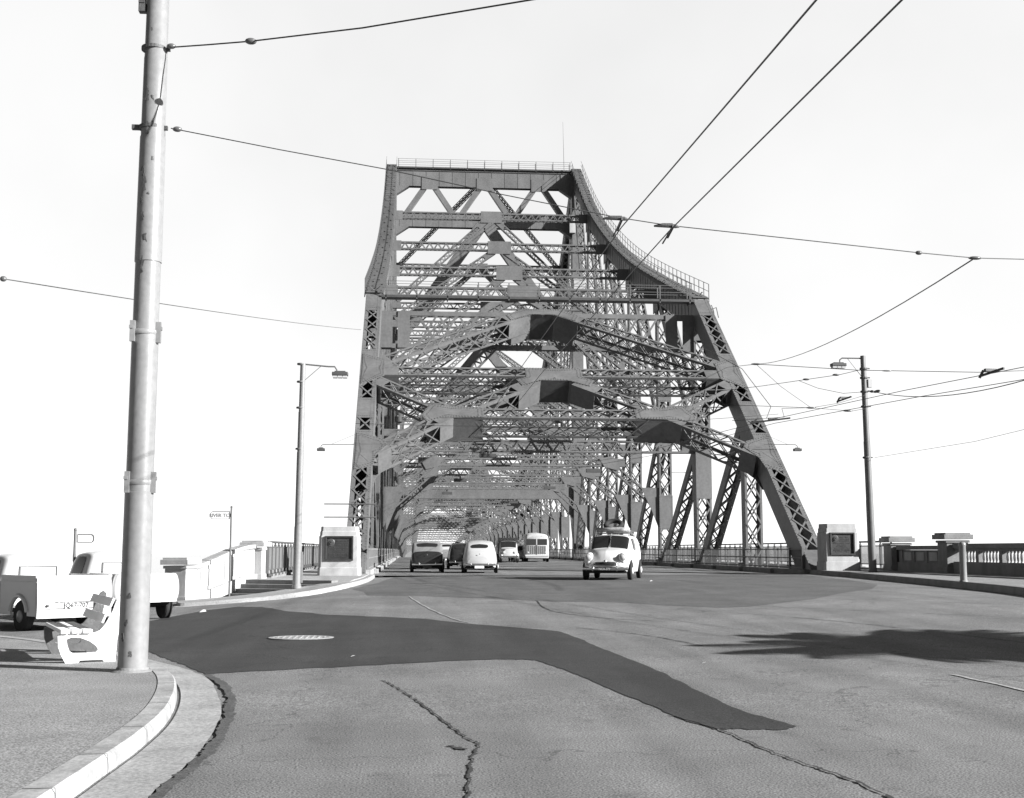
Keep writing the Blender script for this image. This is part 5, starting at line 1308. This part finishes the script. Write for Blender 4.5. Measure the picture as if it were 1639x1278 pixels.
scrap(-5.35, 33.6, .09, 'crumpled white paper on the road left of the dark strip'); scrap(9.0, 46.5, .06, 'flat white scrap on the road in front of the van')
scrap(-.8, 18.6, .035, 'tiny white scrap on the dark strip below the manhole'); scrap(4.05, 17.2, .03, 'tiny white scrap on the lit road right of the dark strip')

# palm trees out of frame at the right whose crowns shade the road
def palm(x, y, h, label, seed, R0=2.7):
    rnd = random.Random(seed)
    o = empty('palm_tree', (x, y, .3), 0, label, 'tree', 'palm trees beside the right footpath')
    mb = MB(); mb.tube([(0, 0, 0), (.05, 0, h*.3), (.0, .05, h*.7), (0, 0, h)], [.28, .2, .17, .18], 12); mb.build('trunk', M['trunkm'], o, smooth=True)
    mb = MB()
    for k in range(34):
        a = k*2.399; el = rnd.uniform(-.5, 1.0); L = R0*rnd.uniform(.85, 1.1); d = V((math.cos(a), math.sin(a), 0))
        pts = []
        for i in range(9):
            t = i/8; r = L*t; z = h+math.sin(el)*r*.8-1.5*t*t*(.6+.5*(1-el)); pts.append(d*(r*math.cos(el*.5))+V((0, 0, z)))
        mb.tube(pts, [.03*(1-.7*i/8) for i in range(9)], 4)
        sd_ = V((-d.y, d.x, 0))
        for i in range(28):
            t = (i+1)/29; j = min(7, int(t*8)); p = pts[j]+(pts[j+1]-pts[j])*(t*8-j); ll = .66*math.sin(math.pi*min(1, t*.85+.12))+.12
            for s in (-1, 1):
                e = p+sd_*(s*ll)+d*(ll*.45)-V((0, 0, ll*.45)); w = d*.06
                mb.add([p-w, p+w, e], [(0, 1, 2)])
    mb.build('crown', M['frond'], o, fixn=False)
palm(16.9, 15.0, 4.0, 'low feathery palm beside the right footpath, the nearest one', 3, 2.7)
palm(18.7, 14.4, 4.6, 'feathery palm beside the right footpath, between two others', 5, 2.8)
palm(20.9, 13.8, 5.2, 'tall feathery palm beside the right footpath, the farthest one', 8, 2.9)

# ================================================================== LIGHT, SKY, CAMERA
EL, AZV = R(23), V((.885, -.465, 0)).normalized()
sdir = V((AZV.x*math.cos(EL), AZV.y*math.cos(EL), math.sin(EL)))
sun = bpy.data.lights.new('sun', 'SUN'); sun.energy = 5.0; sun.angle = R(.5); sun.color = (1, 1, 1)
so = bpy.data.objects.new('sun', sun); COL.objects.link(so); so.rotation_euler = sdir.to_track_quat('Z', 'Y').to_euler(); so.location = (40, -30, 40)
w = bpy.data.worlds.new('World'); SC.world = w; w.use_nodes = True; nt = w.node_tree
bg = nt.nodes['Background']; sky = nt.nodes.new('ShaderNodeTexSky'); sky.sky_type = 'NISHITA'; sky.sun_disc = False
sky.sun_elevation = EL; sky.sun_rotation = math.atan2(sdir.x, sdir.y); sky.air_density = .6; sky.dust_density = .3; sky.ozone_density = 1
bw = nt.nodes.new('ShaderNodeSeparateColor'); nt.links.new(sky.outputs[0], bw.inputs[0])   # black-and-white film behind a red filter
# added white glow low in the sky ahead, whitens the backdrop behind the bridge
tc = nt.nodes.new('ShaderNodeTexCoord'); sx = nt.nodes.new('ShaderNodeSeparateXYZ'); nt.links.new(tc.outputs['Generated'], sx.inputs[0])
def mrange(src, a, b, c, d):
    m = nt.nodes.new('ShaderNodeMapRange'); m.interpolation_type = 'SMOOTHSTEP'; m.inputs[1].default_value = a; m.inputs[2].default_value = b; m.inputs[3].default_value = c; m.inputs[4].default_value = d
    nt.links.new(src, m.inputs[0]); return m.outputs[0]
def mth(op, a, b):
    m = nt.nodes.new('ShaderNodeMath'); m.operation = op
    for i, q in enumerate((a, b)):
        if isinstance(q, (int, float)): m.inputs[i].default_value = q
        else: nt.links.new(q, m.inputs[i])
    return m.outputs[0]
el = mrange(sx.outputs['Z'], .46, .54, 1, 0); az = mrange(sx.outputs['Y'], .66, .79, 0, 1)
no = nt.nodes.new('ShaderNodeTexNoise'); no.inputs['Scale'].default_value = 2.2; no.inputs['Detail'].default_value = 5; nt.links.new(tc.outputs['Generated'], no.inputs['Vector'])
bank = mth('MULTIPLY', mth('MULTIPLY', el, az), mrange(no.outputs[0], .3, .7, 5.9, 6.9))
tot = mth('ADD', bw.outputs[0], bank); nt.links.new(tot, bg.inputs['Color'])
bg.inputs['Strength'].default_value = .05
cam = bpy.data.cameras.new('camera'); co = bpy.data.objects.new('camera', cam); COL.objects.link(co)
p_, y_ = R(6.871), R(4.668)
f = V((math.sin(y_)*math.cos(p_), math.cos(y_)*math.cos(p_), math.sin(p_)))
co.location = (0, 0, 1.6); co.rotation_euler = f.to_track_quat('-Z', 'Y').to_euler()
cam.sensor_width = 36; cam.sensor_fit = 'HORIZONTAL'; cam.lens = 2000/1639*36; cam.clip_end = 12000; cam.clip_start = .05
SC.camera = co
SC.view_settings.view_transform = 'Standard'; SC.view_settings.look = 'None'; SC.view_settings.exposure = 1.3; SC.view_settings.gamma = 1
SC.render.engine = 'CYCLES'
